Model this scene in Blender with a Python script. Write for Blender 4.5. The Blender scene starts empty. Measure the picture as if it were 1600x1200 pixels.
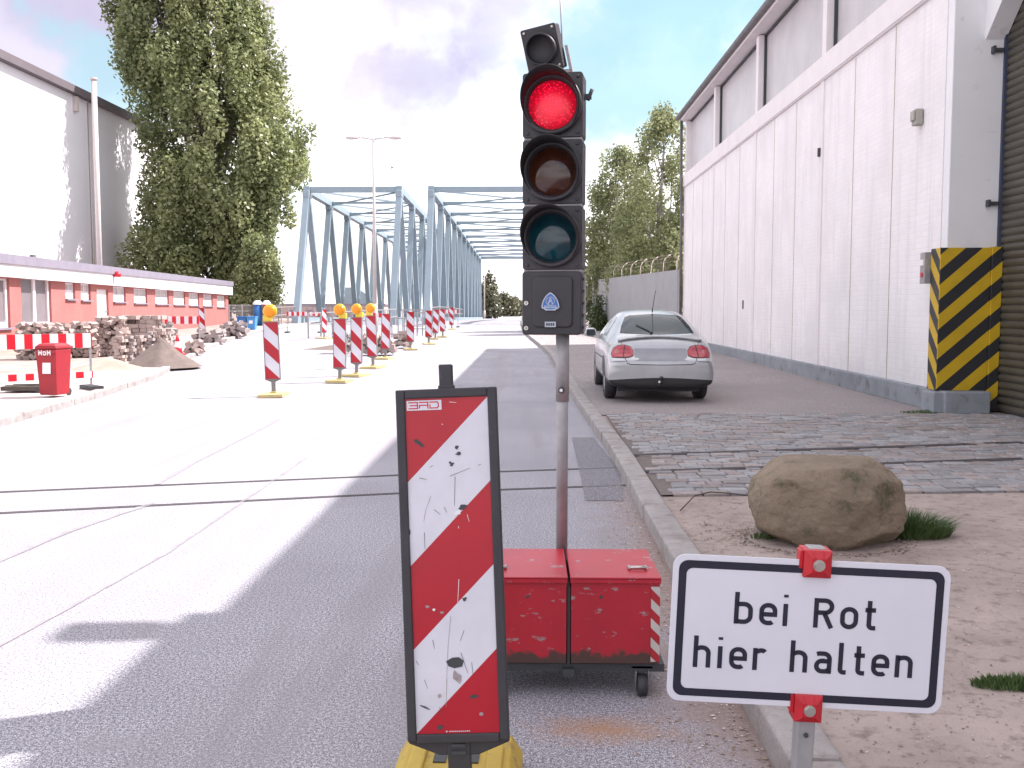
import bpy, bmesh, math, random
from mathutils import Vector, Matrix, Euler, noise
from mathutils.bvhtree import BVHTree
R = math.radians
rnd = random.Random(7)
S = bpy.context.scene
COL = S.collection

# ------------------------------------------------------------------ camera
F = 1560.0                       # focal length in pixels of a 1600 px wide picture
CAMH = 1.5
PITCH = math.atan(121 / F)
YAW = math.atan(28 / F)
cam_d = bpy.data.cameras.new('camera'); cam = bpy.data.objects.new('camera', cam_d); COL.objects.link(cam)
cam_d.sensor_width = 36; cam_d.lens = 36 * F / 1600
cam_d.clip_start = 0.05; cam_d.clip_end = 6000
cam.location = (0, 0, CAMH); cam.rotation_euler = (math.pi / 2 - PITCH, 0, YAW)
S.camera = cam
CM = Euler(cam.rotation_euler).to_matrix()

# ------------------------------------------------------------------ world and sun
SUN_EL = 48.6
SUN_DIR_AZ = math.atan2(0.925, 0.38)          # from +Y towards +X (sun is over the warehouse, slightly ahead)
w = bpy.data.worlds.new('World'); S.world = w; w.use_nodes = True
nt = w.node_tree; nt.nodes.clear()
wo = nt.nodes.new('ShaderNodeOutputWorld'); bg = nt.nodes.new('ShaderNodeBackground')
sky = nt.nodes.new('ShaderNodeTexSky'); sky.sky_type = 'NISHITA'; sky.sun_disc = False
sky.sun_elevation = R(SUN_EL); sky.sun_rotation = SUN_DIR_AZ
sky.air_density = 1.0; sky.dust_density = 1.5
bg.inputs[1].default_value = 0.15
tc = nt.nodes.new('ShaderNodeTexCoord'); mp = nt.nodes.new('ShaderNodeMapping')
mp.inputs['Scale'].default_value = (1, 1, 2.4); mp.inputs['Location'].default_value = (0.37, 0.2, 0.1)
nz = nt.nodes.new('ShaderNodeTexNoise'); nz.inputs['Scale'].default_value = 2.3
nz.inputs['Detail'].default_value = 6; nz.inputs['Roughness'].default_value = 0.5
rp = nt.nodes.new('ShaderNodeValToRGB'); rp.color_ramp.elements[0].position = 0.25; rp.color_ramp.elements[1].position = 0.5
nz2 = nt.nodes.new('ShaderNodeTexNoise'); nz2.inputs['Scale'].default_value = 3.1; nz2.inputs['Detail'].default_value = 5
rp2 = nt.nodes.new('ShaderNodeValToRGB')
rp2.color_ramp.elements[0].position = 0.38; rp2.color_ramp.elements[0].color = (2.7, 2.6, 2.85, 1)
rp2.color_ramp.elements[1].position = 0.55; rp2.color_ramp.elements[1].color = (4.7, 4.6, 4.75, 1)
mixc = nt.nodes.new('ShaderNodeMix'); mixc.data_type = 'RGBA'
L = nt.links.new
L(tc.outputs['Generated'], mp.inputs[0]); L(mp.outputs[0], nz.inputs[0]); L(nz.outputs[0], rp.inputs[0])
L(mp.outputs[0], nz2.inputs[0]); L(nz2.outputs[0], rp2.inputs[0])
sx_ = nt.nodes.new('ShaderNodeSeparateXYZ'); L(tc.outputs['Generated'], sx_.inputs[0])
hz_ = nt.nodes.new('ShaderNodeMapRange'); hz_.inputs[1].default_value = 0.16; hz_.inputs[2].default_value = 0.06; L(sx_.outputs[2], hz_.inputs[0])
mxm = nt.nodes.new('ShaderNodeMath'); mxm.operation = 'MAXIMUM'; L(rp.outputs[0], mxm.inputs[0]); L(hz_.outputs[0], mxm.inputs[1])
L(mxm.outputs[0], mixc.inputs[0]); L(sky.outputs[0], mixc.inputs[6]); L(rp2.outputs[0], mixc.inputs[7])
# grey-violet cloud bellies and gaps of pale blue, each at its own bearing and height in the sky
wob = nt.nodes.new('ShaderNodeTexNoise'); wob.inputs['Scale'].default_value = 5.5; wob.inputs['Detail'].default_value = 7; wob.inputs['Roughness'].default_value = .55
L(tc.outputs['Generated'], wob.inputs[0])
VIO, BLU = (1.42, 1.3, 1.8, 1), (1.2, 1.95, 2.25, 1)
csky = mixc.outputs[2]
for az, el, rad, colr, amt in ((-26, 14, .17, VIO, .8), (-20, 17, .13, VIO, .7), (-11, 16.5, .13, VIO, .5), (-5.5, 17.5, .10, VIO, .45), (-8.5, 11.5, .05, VIO, .35), (1, 18, .09, VIO, .5), (8, 12.5, .13, BLU, .85), (11, 17, .10, BLU, .6), (-22.3, 10.3, .06, BLU, .75), (15, 28, .16, BLU, .8), (-16, 32, .2, BLU, .8), (-50, 30, .3, VIO, .7), (60, 35, .3, VIO, .7), (170, 40, .4, VIO, .7)):
    dv = nt.nodes.new('ShaderNodeVectorMath'); dv.operation = 'DISTANCE'; L(tc.outputs['Generated'], dv.inputs[0])
    dv.inputs[1].default_value = (math.sin(R(az)) * math.cos(R(el)), math.cos(R(az)) * math.cos(R(el)), math.sin(R(el)))
    m1 = nt.nodes.new('ShaderNodeMath'); m1.operation = 'MULTIPLY_ADD'; m1.inputs[1].default_value = .42; m1.inputs[2].default_value = -.21; L(wob.outputs[0], m1.inputs[0])
    m2 = nt.nodes.new('ShaderNodeMath'); m2.operation = 'ADD'; L(dv.outputs['Value'], m2.inputs[0]); L(m1.outputs[0], m2.inputs[1])
    r1 = nt.nodes.new('ShaderNodeMapRange'); r1.interpolation_type = 'SMOOTHSTEP'; r1.inputs[1].default_value = rad; r1.inputs[2].default_value = rad * .35; r1.inputs[4].default_value = amt; L(m2.outputs[0], r1.inputs[0])
    mx_ = nt.nodes.new('ShaderNodeMix'); mx_.data_type = 'RGBA'; L(r1.outputs[0], mx_.inputs[0]); L(csky, mx_.inputs[6]); mx_.inputs[7].default_value = colr; csky = mx_.outputs[2]
L(csky, bg.inputs[0]); L(bg.outputs[0], wo.inputs[0])
CLOUD = (nz, nz2, rp, rp2, mp)

sd = bpy.data.lights.new('sun', 'SUN'); sd.energy = 3.4; sd.angle = R(0.5); sd.color = (1.0, 0.94, 0.925)
sun = bpy.data.objects.new('sun', sd); COL.objects.link(sun)
sv = Vector((math.sin(SUN_DIR_AZ) * math.cos(R(SUN_EL)), math.cos(SUN_DIR_AZ) * math.cos(R(SUN_EL)), math.sin(R(SUN_EL))))
sun.rotation_euler = sv.to_track_quat('Z', 'Y').to_euler()
sun.location = (0, 0, 30)
S.view_settings.view_transform = 'Standard'; S.view_settings.look = 'None'
S.view_settings.exposure = 1.55; S.view_settings.gamma = 1.0; S.view_settings.use_curve_mapping = False

# ------------------------------------------------------------------ helpers
def ray(px, py):
    return CM @ Vector(((px - 800) / F, -(py - 600) / F, -1))
def W(px, py, Y):                 # point of the picture at world depth Y
    d = ray(px, py); t = Y / d.y
    return Vector((0, 0, CAMH)) + d * t
def G(px, py, z=0.0):             # point of the picture on the level z
    d = ray(px, py); t = (z - CAMH) / d.z
    return Vector((0, 0, CAMH)) + d * t

def tag(o, label=None, cat=None, group=None, kind=None):
    if label: o['label'] = label
    if cat: o['category'] = cat
    if group: o['group'] = group
    if kind: o['kind'] = kind
    return o
def thing(name, loc, label, cat, group=None, rot=(0, 0, 0)):
    o = bpy.data.objects.new(name, None); COL.objects.link(o); o.location = loc; o.rotation_euler = rot
    o.empty_display_size = 0.2
    return tag(o, label, cat, group)
def dup(o, loc=None, rot=None, label=None, parent=None):
    c = o.copy(); COL.objects.link(c)
    if parent is not None: c.parent = parent
    if loc is not None: c.location = loc
    if rot is not None: c.rotation_euler = rot
    if label: c['label'] = label
    for ch in list(o.children): dup(ch, parent=c)
    return c

class MB:
    def __init__(s): s.v = []; s.f = []; s.m = []; s.sm = []
    def add(s, vs, fs, mat=0, smooth=False):
        b = len(s.v); s.v += [tuple(p) for p in vs]
        for f in fs: s.f.append([b + i for i in f]); s.m.append(mat); s.sm.append(smooth)
        return s
    def box(s, c, d, rot=None, mat=0):
        hx, hy, hz = d[0] / 2, d[1] / 2, d[2] / 2
        vs = [Vector((x, y, z)) for x in (-hx, hx) for y in (-hy, hy) for z in (-hz, hz)]
        if rot is not None:
            M = Euler(rot).to_matrix(); vs = [M @ p for p in vs]
        c = Vector(c); vs = [p + c for p in vs]
        return s.add(vs, [(0, 1, 3, 2), (4, 6, 7, 5), (0, 4, 5, 1), (2, 3, 7, 6), (0, 2, 6, 4), (1, 5, 7, 3)], mat)
    def beam(s, a, b, wd, ht, up=(0, 0, 1), mat=0):
        a = Vector(a); b = Vector(b); y = (b - a).normalized(); x = y.cross(Vector(up))
        if x.length < 1e-4: x = y.cross(Vector((1, 0, 0)))
        x.normalize(); z = x.cross(y); x = x * wd / 2; z = z * ht / 2
        vs = [p + i * x + j * z for p in (a, b) for i in (-1, 1) for j in (-1, 1)]
        return s.add(vs, [(0, 2, 3, 1), (4, 5, 7, 6), (0, 1, 5, 4), (2, 6, 7, 3), (0, 4, 6, 2), (1, 3, 7, 5)], mat)
    def cyl(s, a, b, r0, r1=None, n=16, mat=0, cap=True, smooth=True):
        if r1 is None: r1 = r0
        a = Vector(a); b = Vector(b); y = (b - a).normalized(); x = y.orthogonal().normalized(); z = x.cross(y)
        vs = []
        for p, r in ((a, r0), (b, r1)):
            for i in range(n):
                t = 2 * math.pi * i / n; vs.append(p + x * (r * math.cos(t)) + z * (r * math.sin(t)))
        fs = [(i, (i + 1) % n, n + (i + 1) % n, n + i) for i in range(n)]
        s.add(vs, fs, mat, smooth)
        if cap:
            s.add(vs[:n], [tuple(range(n))[::-1]], mat); s.add(vs[n:], [tuple(range(n))], mat)
        return s
    def tube(s, pts, r, n=8, mat=0):
        for i in range(len(pts) - 1):
            ra = r[i] if isinstance(r, (list, tuple)) else r; rb = r[i + 1] if isinstance(r, (list, tuple)) else r
            s.cyl(pts[i], pts[i + 1], ra, rb, n, mat, True)
        return s
    def lathe(s, prof, M=None, n=24, mat=0, smooth=True, a0=0, a1=2 * math.pi):   # prof (r, z) about local z
        M = M or Matrix.Identity(4); full = abs(a1 - a0 - 2 * math.pi) < 1e-6
        k = n if full else n + 1; vs = []
        for r, z in prof:
            for i in range(k):
                t = a0 + (a1 - a0) * i / n; vs.append(M @ Vector((r * math.cos(t), r * math.sin(t), z)))
        fs = []
        for j in range(len(prof) - 1):
            for i in range(n):
                i2 = (i + 1) % k if full else i + 1
                fs.append((j * k + i, j * k + i2, (j + 1) * k + i2, (j + 1) * k + i))
        return s.add(vs, fs, mat, smooth)
    def prism(s, poly, depth, M=None, mat=0, side=None):   # poly in local xz plane, extruded along local +y from 0 to depth
        M = M or Matrix.Identity(4); n = len(poly)
        vs = [M @ Vector((x, 0, z)) for x, z in poly] + [M @ Vector((x, depth, z)) for x, z in poly]
        s.add(vs, [tuple(range(n)), tuple(range(2 * n - 1, n - 1, -1))], mat)
        s.add(vs, [(i, n + i, n + (i + 1) % n, (i + 1) % n) for i in range(n)], mat if side is None else side)
        return s
    def build(s, name, mats, parent=None, bevel=0, seg=2, loc=None, rot=None, recalc=True):
        me = bpy.data.meshes.new(name); me.from_pydata(s.v, [], s.f)
        if not isinstance(mats, (list, tuple)): mats = [mats]
        for m in mats: me.materials.append(m)
        me.polygons.foreach_set('material_index', s.m); me.polygons.foreach_set('use_smooth', s.sm)
        if recalc:
            bm = bmesh.new(); bm.from_mesh(me); bmesh.ops.remove_doubles(bm, verts=bm.verts, dist=1e-5)
            bmesh.ops.recalc_face_normals(bm, faces=bm.faces); bm.to_mesh(me); bm.free()
        me.update()
        o = bpy.data.objects.new(name, me); COL.objects.link(o)
        if parent is not None: o.parent = parent
        if loc is not None: o.location = loc
        if rot is not None: o.rotation_euler = rot
        if bevel:
            b = o.modifiers.new('bevel', 'BEVEL'); b.width = bevel; b.segments = seg; b.limit_method = 'ANGLE'; b.angle_limit = R(35)
        return o
def rrect(w_, h_, r, n=6, cx=0, cz=0):
    out = []
    for sx, sz, a in ((1, 1, 0), (-1, 1, 90), (-1, -1, 180), (1, -1, 270)):
        for i in range(n + 1):
            t = R(a + 90 * i / n); out.append((cx + sx * (w_ / 2 - r) + r * math.cos(t), cz + sz * (h_ / 2 - r) + r * math.sin(t)))
    return out

# ---- materials
def newmat(name):
    m = bpy.data.materials.new(name); m.use_nodes = True
    n = m.node_tree; b = n.nodes['Principled BSDF']; return m, n, b
def N(n, t, **kw):
    o = n.nodes.new(t)
    for k, v in kw.items():
        if k in ('operation', 'blend_type', 'data_type', 'feature', 'attribute_name', 'noise_dimensions'): setattr(o, k, v)
        else: o.inputs[k.replace('_', ' ')].default_value = v
    return o
def c4(c): return (c[0], c[1], c[2], 1)
def noise_mix(n, vec, scale, lo, hi, ca, cb, detail=5, rough=0.6):
    t = N(n, 'ShaderNodeTexNoise', Scale=scale, Detail=detail, Roughness=rough); n.links.new(vec, t.inputs[0])
    r = n.nodes.new('ShaderNodeMapRange'); r.inputs[1].default_value = lo; r.inputs[2].default_value = hi
    n.links.new(t.outputs[0], r.inputs[0])
    x = N(n, 'ShaderNodeMix', data_type='RGBA'); n.links.new(r.outputs[0], x.inputs[0])
    for i, c in ((6, ca), (7, cb)):
        if isinstance(c, tuple): x.inputs[i].default_value = c4(c)
        else: n.links.new(c, x.inputs[i])
    return x.outputs[2], t.outputs[0]
def mat(name, a, b=None, scale=6, rough=0.6, metal=0, bump=0, bscale=None, dirt=None, dscale=2.0, dlo=0.55, dhi=0.7, spec=0.5, coat=0):
    m, n, p = newmat(name)
    tcn = n.nodes.new('ShaderNodeTexCoord'); vec = tcn.outputs['Object']
    if b is None: b = tuple(x * 0.82 for x in a)
    col, f = noise_mix(n, vec, scale, 0.3, 0.7, a, b)
    if dirt is not None: col, _ = noise_mix(n, vec, dscale, dlo, dhi, col, dirt, 7, 0.65)
    n.links.new(col, p.inputs['Base Color'])
    p.inputs['Roughness'].default_value = rough; p.inputs['Metallic'].default_value = metal
    p.inputs['Specular IOR Level'].default_value = spec; p.inputs['Coat Weight'].default_value = coat
    if bump:
        t = N(n, 'ShaderNodeTexNoise', Scale=bscale or scale * 3, Detail=6); n.links.new(vec, t.inputs[0])
        bp = N(n, 'ShaderNodeBump', Strength=bump, Distance=0.02); n.links.new(t.outputs[0], bp.inputs['Height'])
        n.links.new(bp.outputs[0], p.inputs['Normal'])
    return m
def vmath(n, op, a, b=None, c=None):
    x = n.nodes.new('ShaderNodeMath'); x.operation = op
    for i, v in enumerate((a, b, c)):
        if v is None: continue
        if isinstance(v, (int, float)): x.inputs[i].default_value = v
        else: n.links.new(v, x.inputs[i])
    return x.outputs[0]
def stripe_mat(name, ca, cb, fn, rough=0.4, wear=None, wlo=.66, wscale=9):
    """fn(n, X, Z, Y) gives the running number of stripes; even -> ca"""
    m, n, p = newmat(name); tcn = n.nodes.new('ShaderNodeTexCoord')
    sp = n.nodes.new('ShaderNodeSeparateXYZ'); n.links.new(tcn.outputs['Object'], sp.inputs[0])
    v = fn(n, sp.outputs[0], sp.outputs[2], sp.outputs[1])
    h = vmath(n, 'FRACT', vmath(n, 'MULTIPLY', v, 0.5)); k = vmath(n, 'GREATER_THAN', h, 0.5)
    x = N(n, 'ShaderNodeMix', data_type='RGBA'); n.links.new(k, x.inputs[0]); x.inputs[6].default_value = c4(ca); x.inputs[7].default_value = c4(cb)
    col = x.outputs[2]
    if wear is not None: col, _ = noise_mix(n, tcn.outputs['Object'], wscale, wlo, wlo + .05, col, wear, 8, 0.7)
    col2, _ = noise_mix(n, tcn.outputs['Object'], 3, 0.35, 0.75, (1, 1, 1), (0.8, 0.8, 0.8))
    mm = N(n, 'ShaderNodeMix', data_type='RGBA', blend_type='MULTIPLY'); mm.inputs[0].default_value = 1
    n.links.new(col, mm.inputs[6]); n.links.new(col2, mm.inputs[7])
    n.links.new(mm.outputs[2], p.inputs['Base Color']); p.inputs['Roughness'].default_value = rough
    return m

def asphalt(name, ca, cb, grain=260, extra=None):
    m, n, p = newmat(name); tcn = n.nodes.new('ShaderNodeTexCoord'); vec = tcn.outputs['Object']
    col, _ = noise_mix(n, vec, 0.5, 0.35, 0.7, ca, cb, 4)
    gcol, g = noise_mix(n, vec, grain, 0.36, 0.66, (0.10, 0.10, 0.115), (1.95, 1.92, 1.95), 2, 0.75)
    gcol2, g2 = noise_mix(n, vec, grain * .4, 0.38, 0.64, (0.62, 0.62, 0.64), (1.36, 1.34, 1.36), 2, 0.6)
    for gc in (gcol, gcol2):
        mm = N(n, 'ShaderNodeMix', data_type='RGBA', blend_type='MULTIPLY'); mm.inputs[0].default_value = 1
        n.links.new(col, mm.inputs[6]); n.links.new(gc, mm.inputs[7]); col = mm.outputs[2]
    if extra: col = extra(n, vec, col)
    n.links.new(col, p.inputs['Base Color']); p.inputs['Roughness'].default_value = 0.85
    bp = N(n, 'ShaderNodeBump', Strength=0.35, Distance=0.006); n.links.new(g, bp.inputs['Height']); n.links.new(bp.outputs[0], p.inputs['Normal'])
    return m
RUST = G(940, 1140)
def road_extra(n, vec, col):
    sp = n.nodes.new('ShaderNodeSeparateXYZ'); n.links.new(vec, sp.inputs[0])
    # sandy dirt along the right kerb
    t = N(n, 'ShaderNodeTexNoise', Scale=2.4, Detail=7, Roughness=0.7); n.links.new(vec, t.inputs[0])
    v = vmath(n, 'ADD', sp.outputs[0], vmath(n, 'MULTIPLY', vmath(n, 'SUBTRACT', t.outputs[0], 0.5), 0.9))
    mr = n.nodes.new('ShaderNodeMapRange'); mr.inputs[1].default_value = 0.38; mr.inputs[2].default_value = 0.72; n.links.new(v, mr.inputs[0])
    yr = n.nodes.new('ShaderNodeMapRange'); yr.inputs[1].default_value = 9.5; yr.inputs[2].default_value = 6.0; n.links.new(sp.outputs[1], yr.inputs[0])
    dirtc, _ = noise_mix(n, vec, 40, 0.35, 0.65, (0.34, 0.25, 0.22), (0.17, 0.125, 0.12), 8, .8)
    x = N(n, 'ShaderNodeMix', data_type='RGBA'); n.links.new(vmath(n, 'MULTIPLY', mr.outputs[0], yr.outputs[0]), x.inputs[0])
    n.links.new(col, x.inputs[6]); n.links.new(dirtc, x.inputs[7]); col = x.outputs[2]
    # rust stain
    mpn = n.nodes.new('ShaderNodeMapping'); mpn.inputs['Location'].default_value = (-RUST.x / .24, -RUST.y / .12, 0)
    mpn.inputs['Scale'].default_value = (1 / .24, 1 / .12, 0.0); n.links.new(vec, mpn.inputs[0])
    ln = n.nodes.new('ShaderNodeVectorMath'); ln.operation = 'LENGTH'; n.links.new(mpn.outputs[0], ln.inputs[0])
    t2 = N(n, 'ShaderNodeTexNoise', Scale=14, Detail=6); n.links.new(vec, t2.inputs[0])
    d = vmath(n, 'ADD', ln.outputs['Value'], vmath(n, 'MULTIPLY', vmath(n, 'SUBTRACT', t2.outputs[0], 0.5), 1.6))
    mr2 = n.nodes.new('ShaderNodeMapRange'); mr2.inputs[1].default_value = 1.2; mr2.inputs[2].default_value = 0.1; mr2.inputs[4].default_value = 0.75
    n.links.new(d, mr2.inputs[0])
    x = N(n, 'ShaderNodeMix', data_type='RGBA'); n.links.new(mr2.outputs[0], x.inputs[0]); n.links.new(col, x.inputs[6]); x.inputs[7].default_value = (0.36, 0.19, 0.09, 1)
    col = x.outputs[2]
    mst = n.nodes.new('ShaderNodeMapping'); mst.inputs['Scale'].default_value = (1.5, .10, 1); n.links.new(vec, mst.inputs[0])
    col, _ = noise_mix(n, mst.outputs[0], 1.3, .50, .72, col, (.24, .225, .24), 6, .6)
    col, _ = noise_mix(n, vec, 1.1, .64, .74, col, (.27, .26, .275), 5, .5)
    # scattered dark oil specks
    col, _ = noise_mix(n, vec, 5, 0.69, 0.74, col, (0.15, 0.14, 0.15), 6, 0.75)
    return col

M = {}
M['road'] = asphalt('road_asphalt', (0.345, 0.34, 0.36), (0.275, 0.27, 0.29), 190, road_extra)
M['patch'] = asphalt('patch_asphalt', (0.205, 0.2, 0.215), (0.18, 0.175, 0.19), 230)
M['pave'] = asphalt('pavement_asphalt', (0.30, 0.27, 0.255), (0.25, 0.225, 0.215), 120)
M['dirt'] = mat('dirt', (0.40, 0.325, 0.295), (0.27, 0.218, 0.198), 2.6, 0.95, bump=0.5, bscale=40, dirt=(0.15, 0.118, 0.105), dscale=11, dlo=.52, dhi=.72)
M['ground'] = mat('waste_ground', (0.40, 0.31, 0.28), (0.28, 0.215, 0.195), 1.6, 0.95, dirt=(0.2, 0.155, 0.13), dscale=2.2, dlo=.5)
M['tar'] = mat('tar', (0.11, 0.10, 0.105), None, 20, 0.7)
M['seam'] = mat('seam', (0.2, 0.19, 0.21), (0.3, 0.28, 0.3), 8, 0.8)
M['railsteel'] = mat('rail_steel', (0.16, 0.14, 0.14), (0.08, 0.07, 0.07), 10, 0.5, metal=0.6)
M['kerb'] = mat('kerb_concrete', (0.36, 0.335, 0.325), (0.26, 0.235, 0.23), 5, 0.9, bump=0.4, bscale=60, dirt=(0.19, 0.15, 0.13), dscale=6, dlo=.52, dhi=.75)
M['lightpave'] = mat('sidewalk_slabs', (0.5, 0.44, 0.43), (0.42, 0.36, 0.35), 1.2, 0.9)
M['steel'] = mat('galvanised_steel', (0.36, 0.35, 0.36), (0.27, 0.26, 0.27), 12, 0.5, metal=0.35, dirt=(0.27, 0.255, 0.25), dscale=5)
M['bolt'] = mat('zinc_bolt', (0.55, 0.53, 0.5), None, 30, 0.3, metal=0.9)
M['black'] = mat('black_plastic', (0.024, 0.024, 0.03), (0.034, 0.032, 0.038), 5, 0.5, bump=0.05)
M['lensblack'] = mat('dark_visor', (0.012, 0.012, 0.014), None, 5, 0.55)
M['rubber'] = mat('black_rubber', (0.028, 0.028, 0.034), (0.042, 0.04, 0.045), 9, 0.6, bump=0.1, dirt=(0.1, 0.095, 0.095), dscale=14, dlo=.64, dhi=.8)
M['redbox'] = None
M['brandred'] = mat('sign_red', (0.62, 0.01, 0.03), None, 20, 0.45)
M['white'] = mat('white_paint', (0.78, 0.77, 0.79), (0.7, 0.69, 0.7), 4, 0.5)
M['signwhite'] = mat('sign_white', (0.66, 0.66, 0.72), (0.6, 0.6, 0.66), 3, 0.35, dirt=(0.46, 0.44, 0.46), dscale=9, dlo=.68, dhi=.74)
M['signblack'] = mat('sign_black', (0.012, 0.013, 0.03), None, 10, 0.4)
M['clampred'] = mat('red_clamp_plastic', (0.5, 0.008, 0.018), (0.4, 0.007, 0.014), 12, 0.35)
M['yellow'] = mat('yellow_rubber_foot', (0.52, 0.37, 0.06), (0.42, 0.29, 0.05), 6, 0.7, bump=0.2, dirt=(0.17, 0.12, 0.07), dscale=9, dlo=.56, dhi=.7)
M['stone'] = None

# ------------------------------------------------------------------ ground profile
def rz(y):
    pts = [(-50, 0), (16, 0), (35, .1), (56, .22), (70, .34), (84, .28), (154, -.45), (400, -2.2), (4000, -6)]
    for (a, b), (c, d) in zip(pts, pts[1:]):
        if y <= c:
            t = (y - a) / (c - a); return b + (d - b) * t
    return pts[-1][1]
ys = [-30, -10, -4, 0, 4, 8, 12, 16, 20, 25, 30, 35, 42, 49, 56, 63, 70, 77, 84, 100, 120, 154, 200, 280, 400]
def sheet(name, left, right, dz, m, yy=None, kind='structure', nx=1):
    yy = yy or ys; mb = MB(); vs = []; k = nx + 1
    for y in yy:
        a = left(y) if callable(left) else left; b = right(y) if callable(right) else right
        for i in range(k): vs.append((a + (b - a) * i / nx, y, rz(y) + dz))
    fs = [(j * k + i, j * k + i + 1, (j + 1) * k + i + 1, (j + 1) * k + i) for j in range(len(yy) - 1) for i in range(nx)]
    mb.add(vs, fs); o = mb.build(name, m); o['kind'] = kind; return o
def interp(pts):
    def f(y):
        if y <= pts[0][1]: return pts[0][0]
        for (x0, y0), (x1, y1) in zip(pts, pts[1:]):
            if y <= y1: return x0 + (x1 - x0) * (y - y0) / (y1 - y0)
        return pts[-1][0]
    return f
kerbR = interp([(.80, -5), (.80, 6), (.81, 10), (.72, 15), (.62, 24), (.56, 29), (.30, 36), (-.25, 48), (-.55, 65), (-1.3, 154), (-3.5, 400)])
kerbL = interp([(-6.0, -5), (-6.3, 8), (-6.6, 12.3), (-7.05, 16), (-7.6, 20), (-9.0, 26), (-10.2, 31), (-12.3, 41), (-13.9, 52), (-14.6, 66), (-15.4, 154), (-17, 400)])
g = sheet('ground', -1500, 1500, -0.03, M['ground'], ys + [700, 1500, 3500])
sheet('road', lambda y: kerbL(y) - .1, lambda y: kerbR(y) + .1, 0, M['road'])
KH = 0.10
sheet('verge', lambda y: kerbR(y) + .1, 60, KH - .012, M['dirt'])
sheet('pavement', lambda y: kerbR(y) + .16, 9, KH, M['pave'], [12.9, 14.5, 16, 20, 25, 30, 35, 42, 49, 56, 63, 70])
sheet('left_pavement', lambda y: kerbL(y) - 2.2, lambda y: kerbL(y) - .1, KH - .01, M['lightpave'], [y for y in ys if y < 90])
sheet('lot_ground', -26, lambda y: kerbL(y) - 2.2, KH - .02, M['ground'], [y for y in ys if y < 90])
def kerb(name, fx, side, y0, y1, wd, h):
    mb = MB(); y = y0; r_ = random.Random(3)
    while y < y1:
        ln = 1.0 if y < 40 else 3.0
        a = (fx(y + .006) + side * wd / 2, y + .006, rz(y) + h / 2 - .05); b = (fx(y + ln - .006) + side * wd / 2, y + ln - .006, rz(y + ln) + h / 2 - .05)
        dz = r_.uniform(-.005, .005) if y < 30 else 0
        a = Vector(a) + Vector((r_.uniform(-.005, .005), 0, dz)); b = Vector(b) + Vector((r_.uniform(-.005, .005), 0, dz))
        mb.beam(a, b, wd, h + .1)
        y += ln
    o = mb.build(name, M['kerb'], bevel=.018, seg=3); o['kind'] = 'structure'; return o
kerb('right_kerb', kerbR, 1, -1, 90, .17, KH + .012)
kerb('left_kerb', kerbL, -1, 5, 90, .17, KH + .012)

# rails crossing the road, tar seams
mb = MB()
for pa, pm, pb in (((0, 770), (620, 743.5), (1600, 694)), ((0, 803), (620, 772), (1600, 720))):
    A = G(*pa); B = G(*pm); C = G(pb[0], pb[1], KH)
    A = A + (A - B) * 2.5
    for a, b, dz in ((A, B, 0), (B, Vector((kerbR(9), B.y + (C.y - B.y) * (kerbR(9) - B.x) / (C.x - B.x), 0)), 0)):
        mb.beam(a + Vector((0, 0, dz + .001)), b + Vector((0, 0, dz + .001)), .018, .010)
        off = Vector((0, .045, 0)); mb.beam(a + off + Vector((0, 0, 0)), b + off, .014, .009, mat=1)
    K = Vector((kerbR(9) + .17, B.y + (C.y - B.y) * (kerbR(9) + .17 - B.x) / (C.x - B.x), KH + .014))
    mb.beam(K, Vector((C.x, C.y, KH + .013)), .02, .014); off = Vector((0, .05, 0))
    mb.beam(K + off, Vector((C.x, C.y + .05, KH + .014)), .025, .015, mat=1)
o = mb.build('railway_track', [M['tar'], M['railsteel']]); o['kind'] = 'structure'
mb = MB()
def ribbon(mb, pix, w_, z=.004, mat_=0, jit=.01):
    pts = [G(*p) for p in pix]; out = []
    for a, b in zip(pts, pts[1:]):
        k = max(2, int((b - a).length / .12))
        out += [a + (b - a) * i / k for i in range(k)]
    out.append(pts[-1]); vs = []
    for i, p in enumerate(out):
        d = (out[min(i + 1, len(out) - 1)] - out[max(i - 1, 0)]).normalized(); q = Vector((-d.y, d.x, 0))
        ww = w_ * (.6 + .8 * abs(noise.noise(p * 2.1))) / 2; j = q * jit * noise.noise(p * 1.3)
        for s in (-1, 1): v = p + q * ww * s + j; vs.append((v.x, v.y, rz(v.y) + z))
    mb.add(vs, [(2 * i, 2 * i + 1, 2 * i + 3, 2 * i + 2) for i in range(len(out) - 1)], mat_)
ribbon(mb, [(245, 757), (300, 725), (360, 695), (436, 655)], .07, .004)
ribbon(mb, [(-60, 905), (0, 875), (110, 830), (240, 786)], .06, .004)
ribbon(mb, [(-40, 1030), (100, 955), (260, 865), (370, 790), (480, 715)], .035, .004)
o = mb.build('road_seam', M['seam']); o['kind'] = 'structure'
mb = MB()
A = [G(893, 684), G(927, 684), G(968, 735), G(975, 783), G(915, 783), G(905, 735)]
mb.add([(p.x, p.y, .004) for p in A], [tuple(range(6))]); o = mb.build('asphalt_patch', M['patch']); o['kind'] = 'structure'

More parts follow.
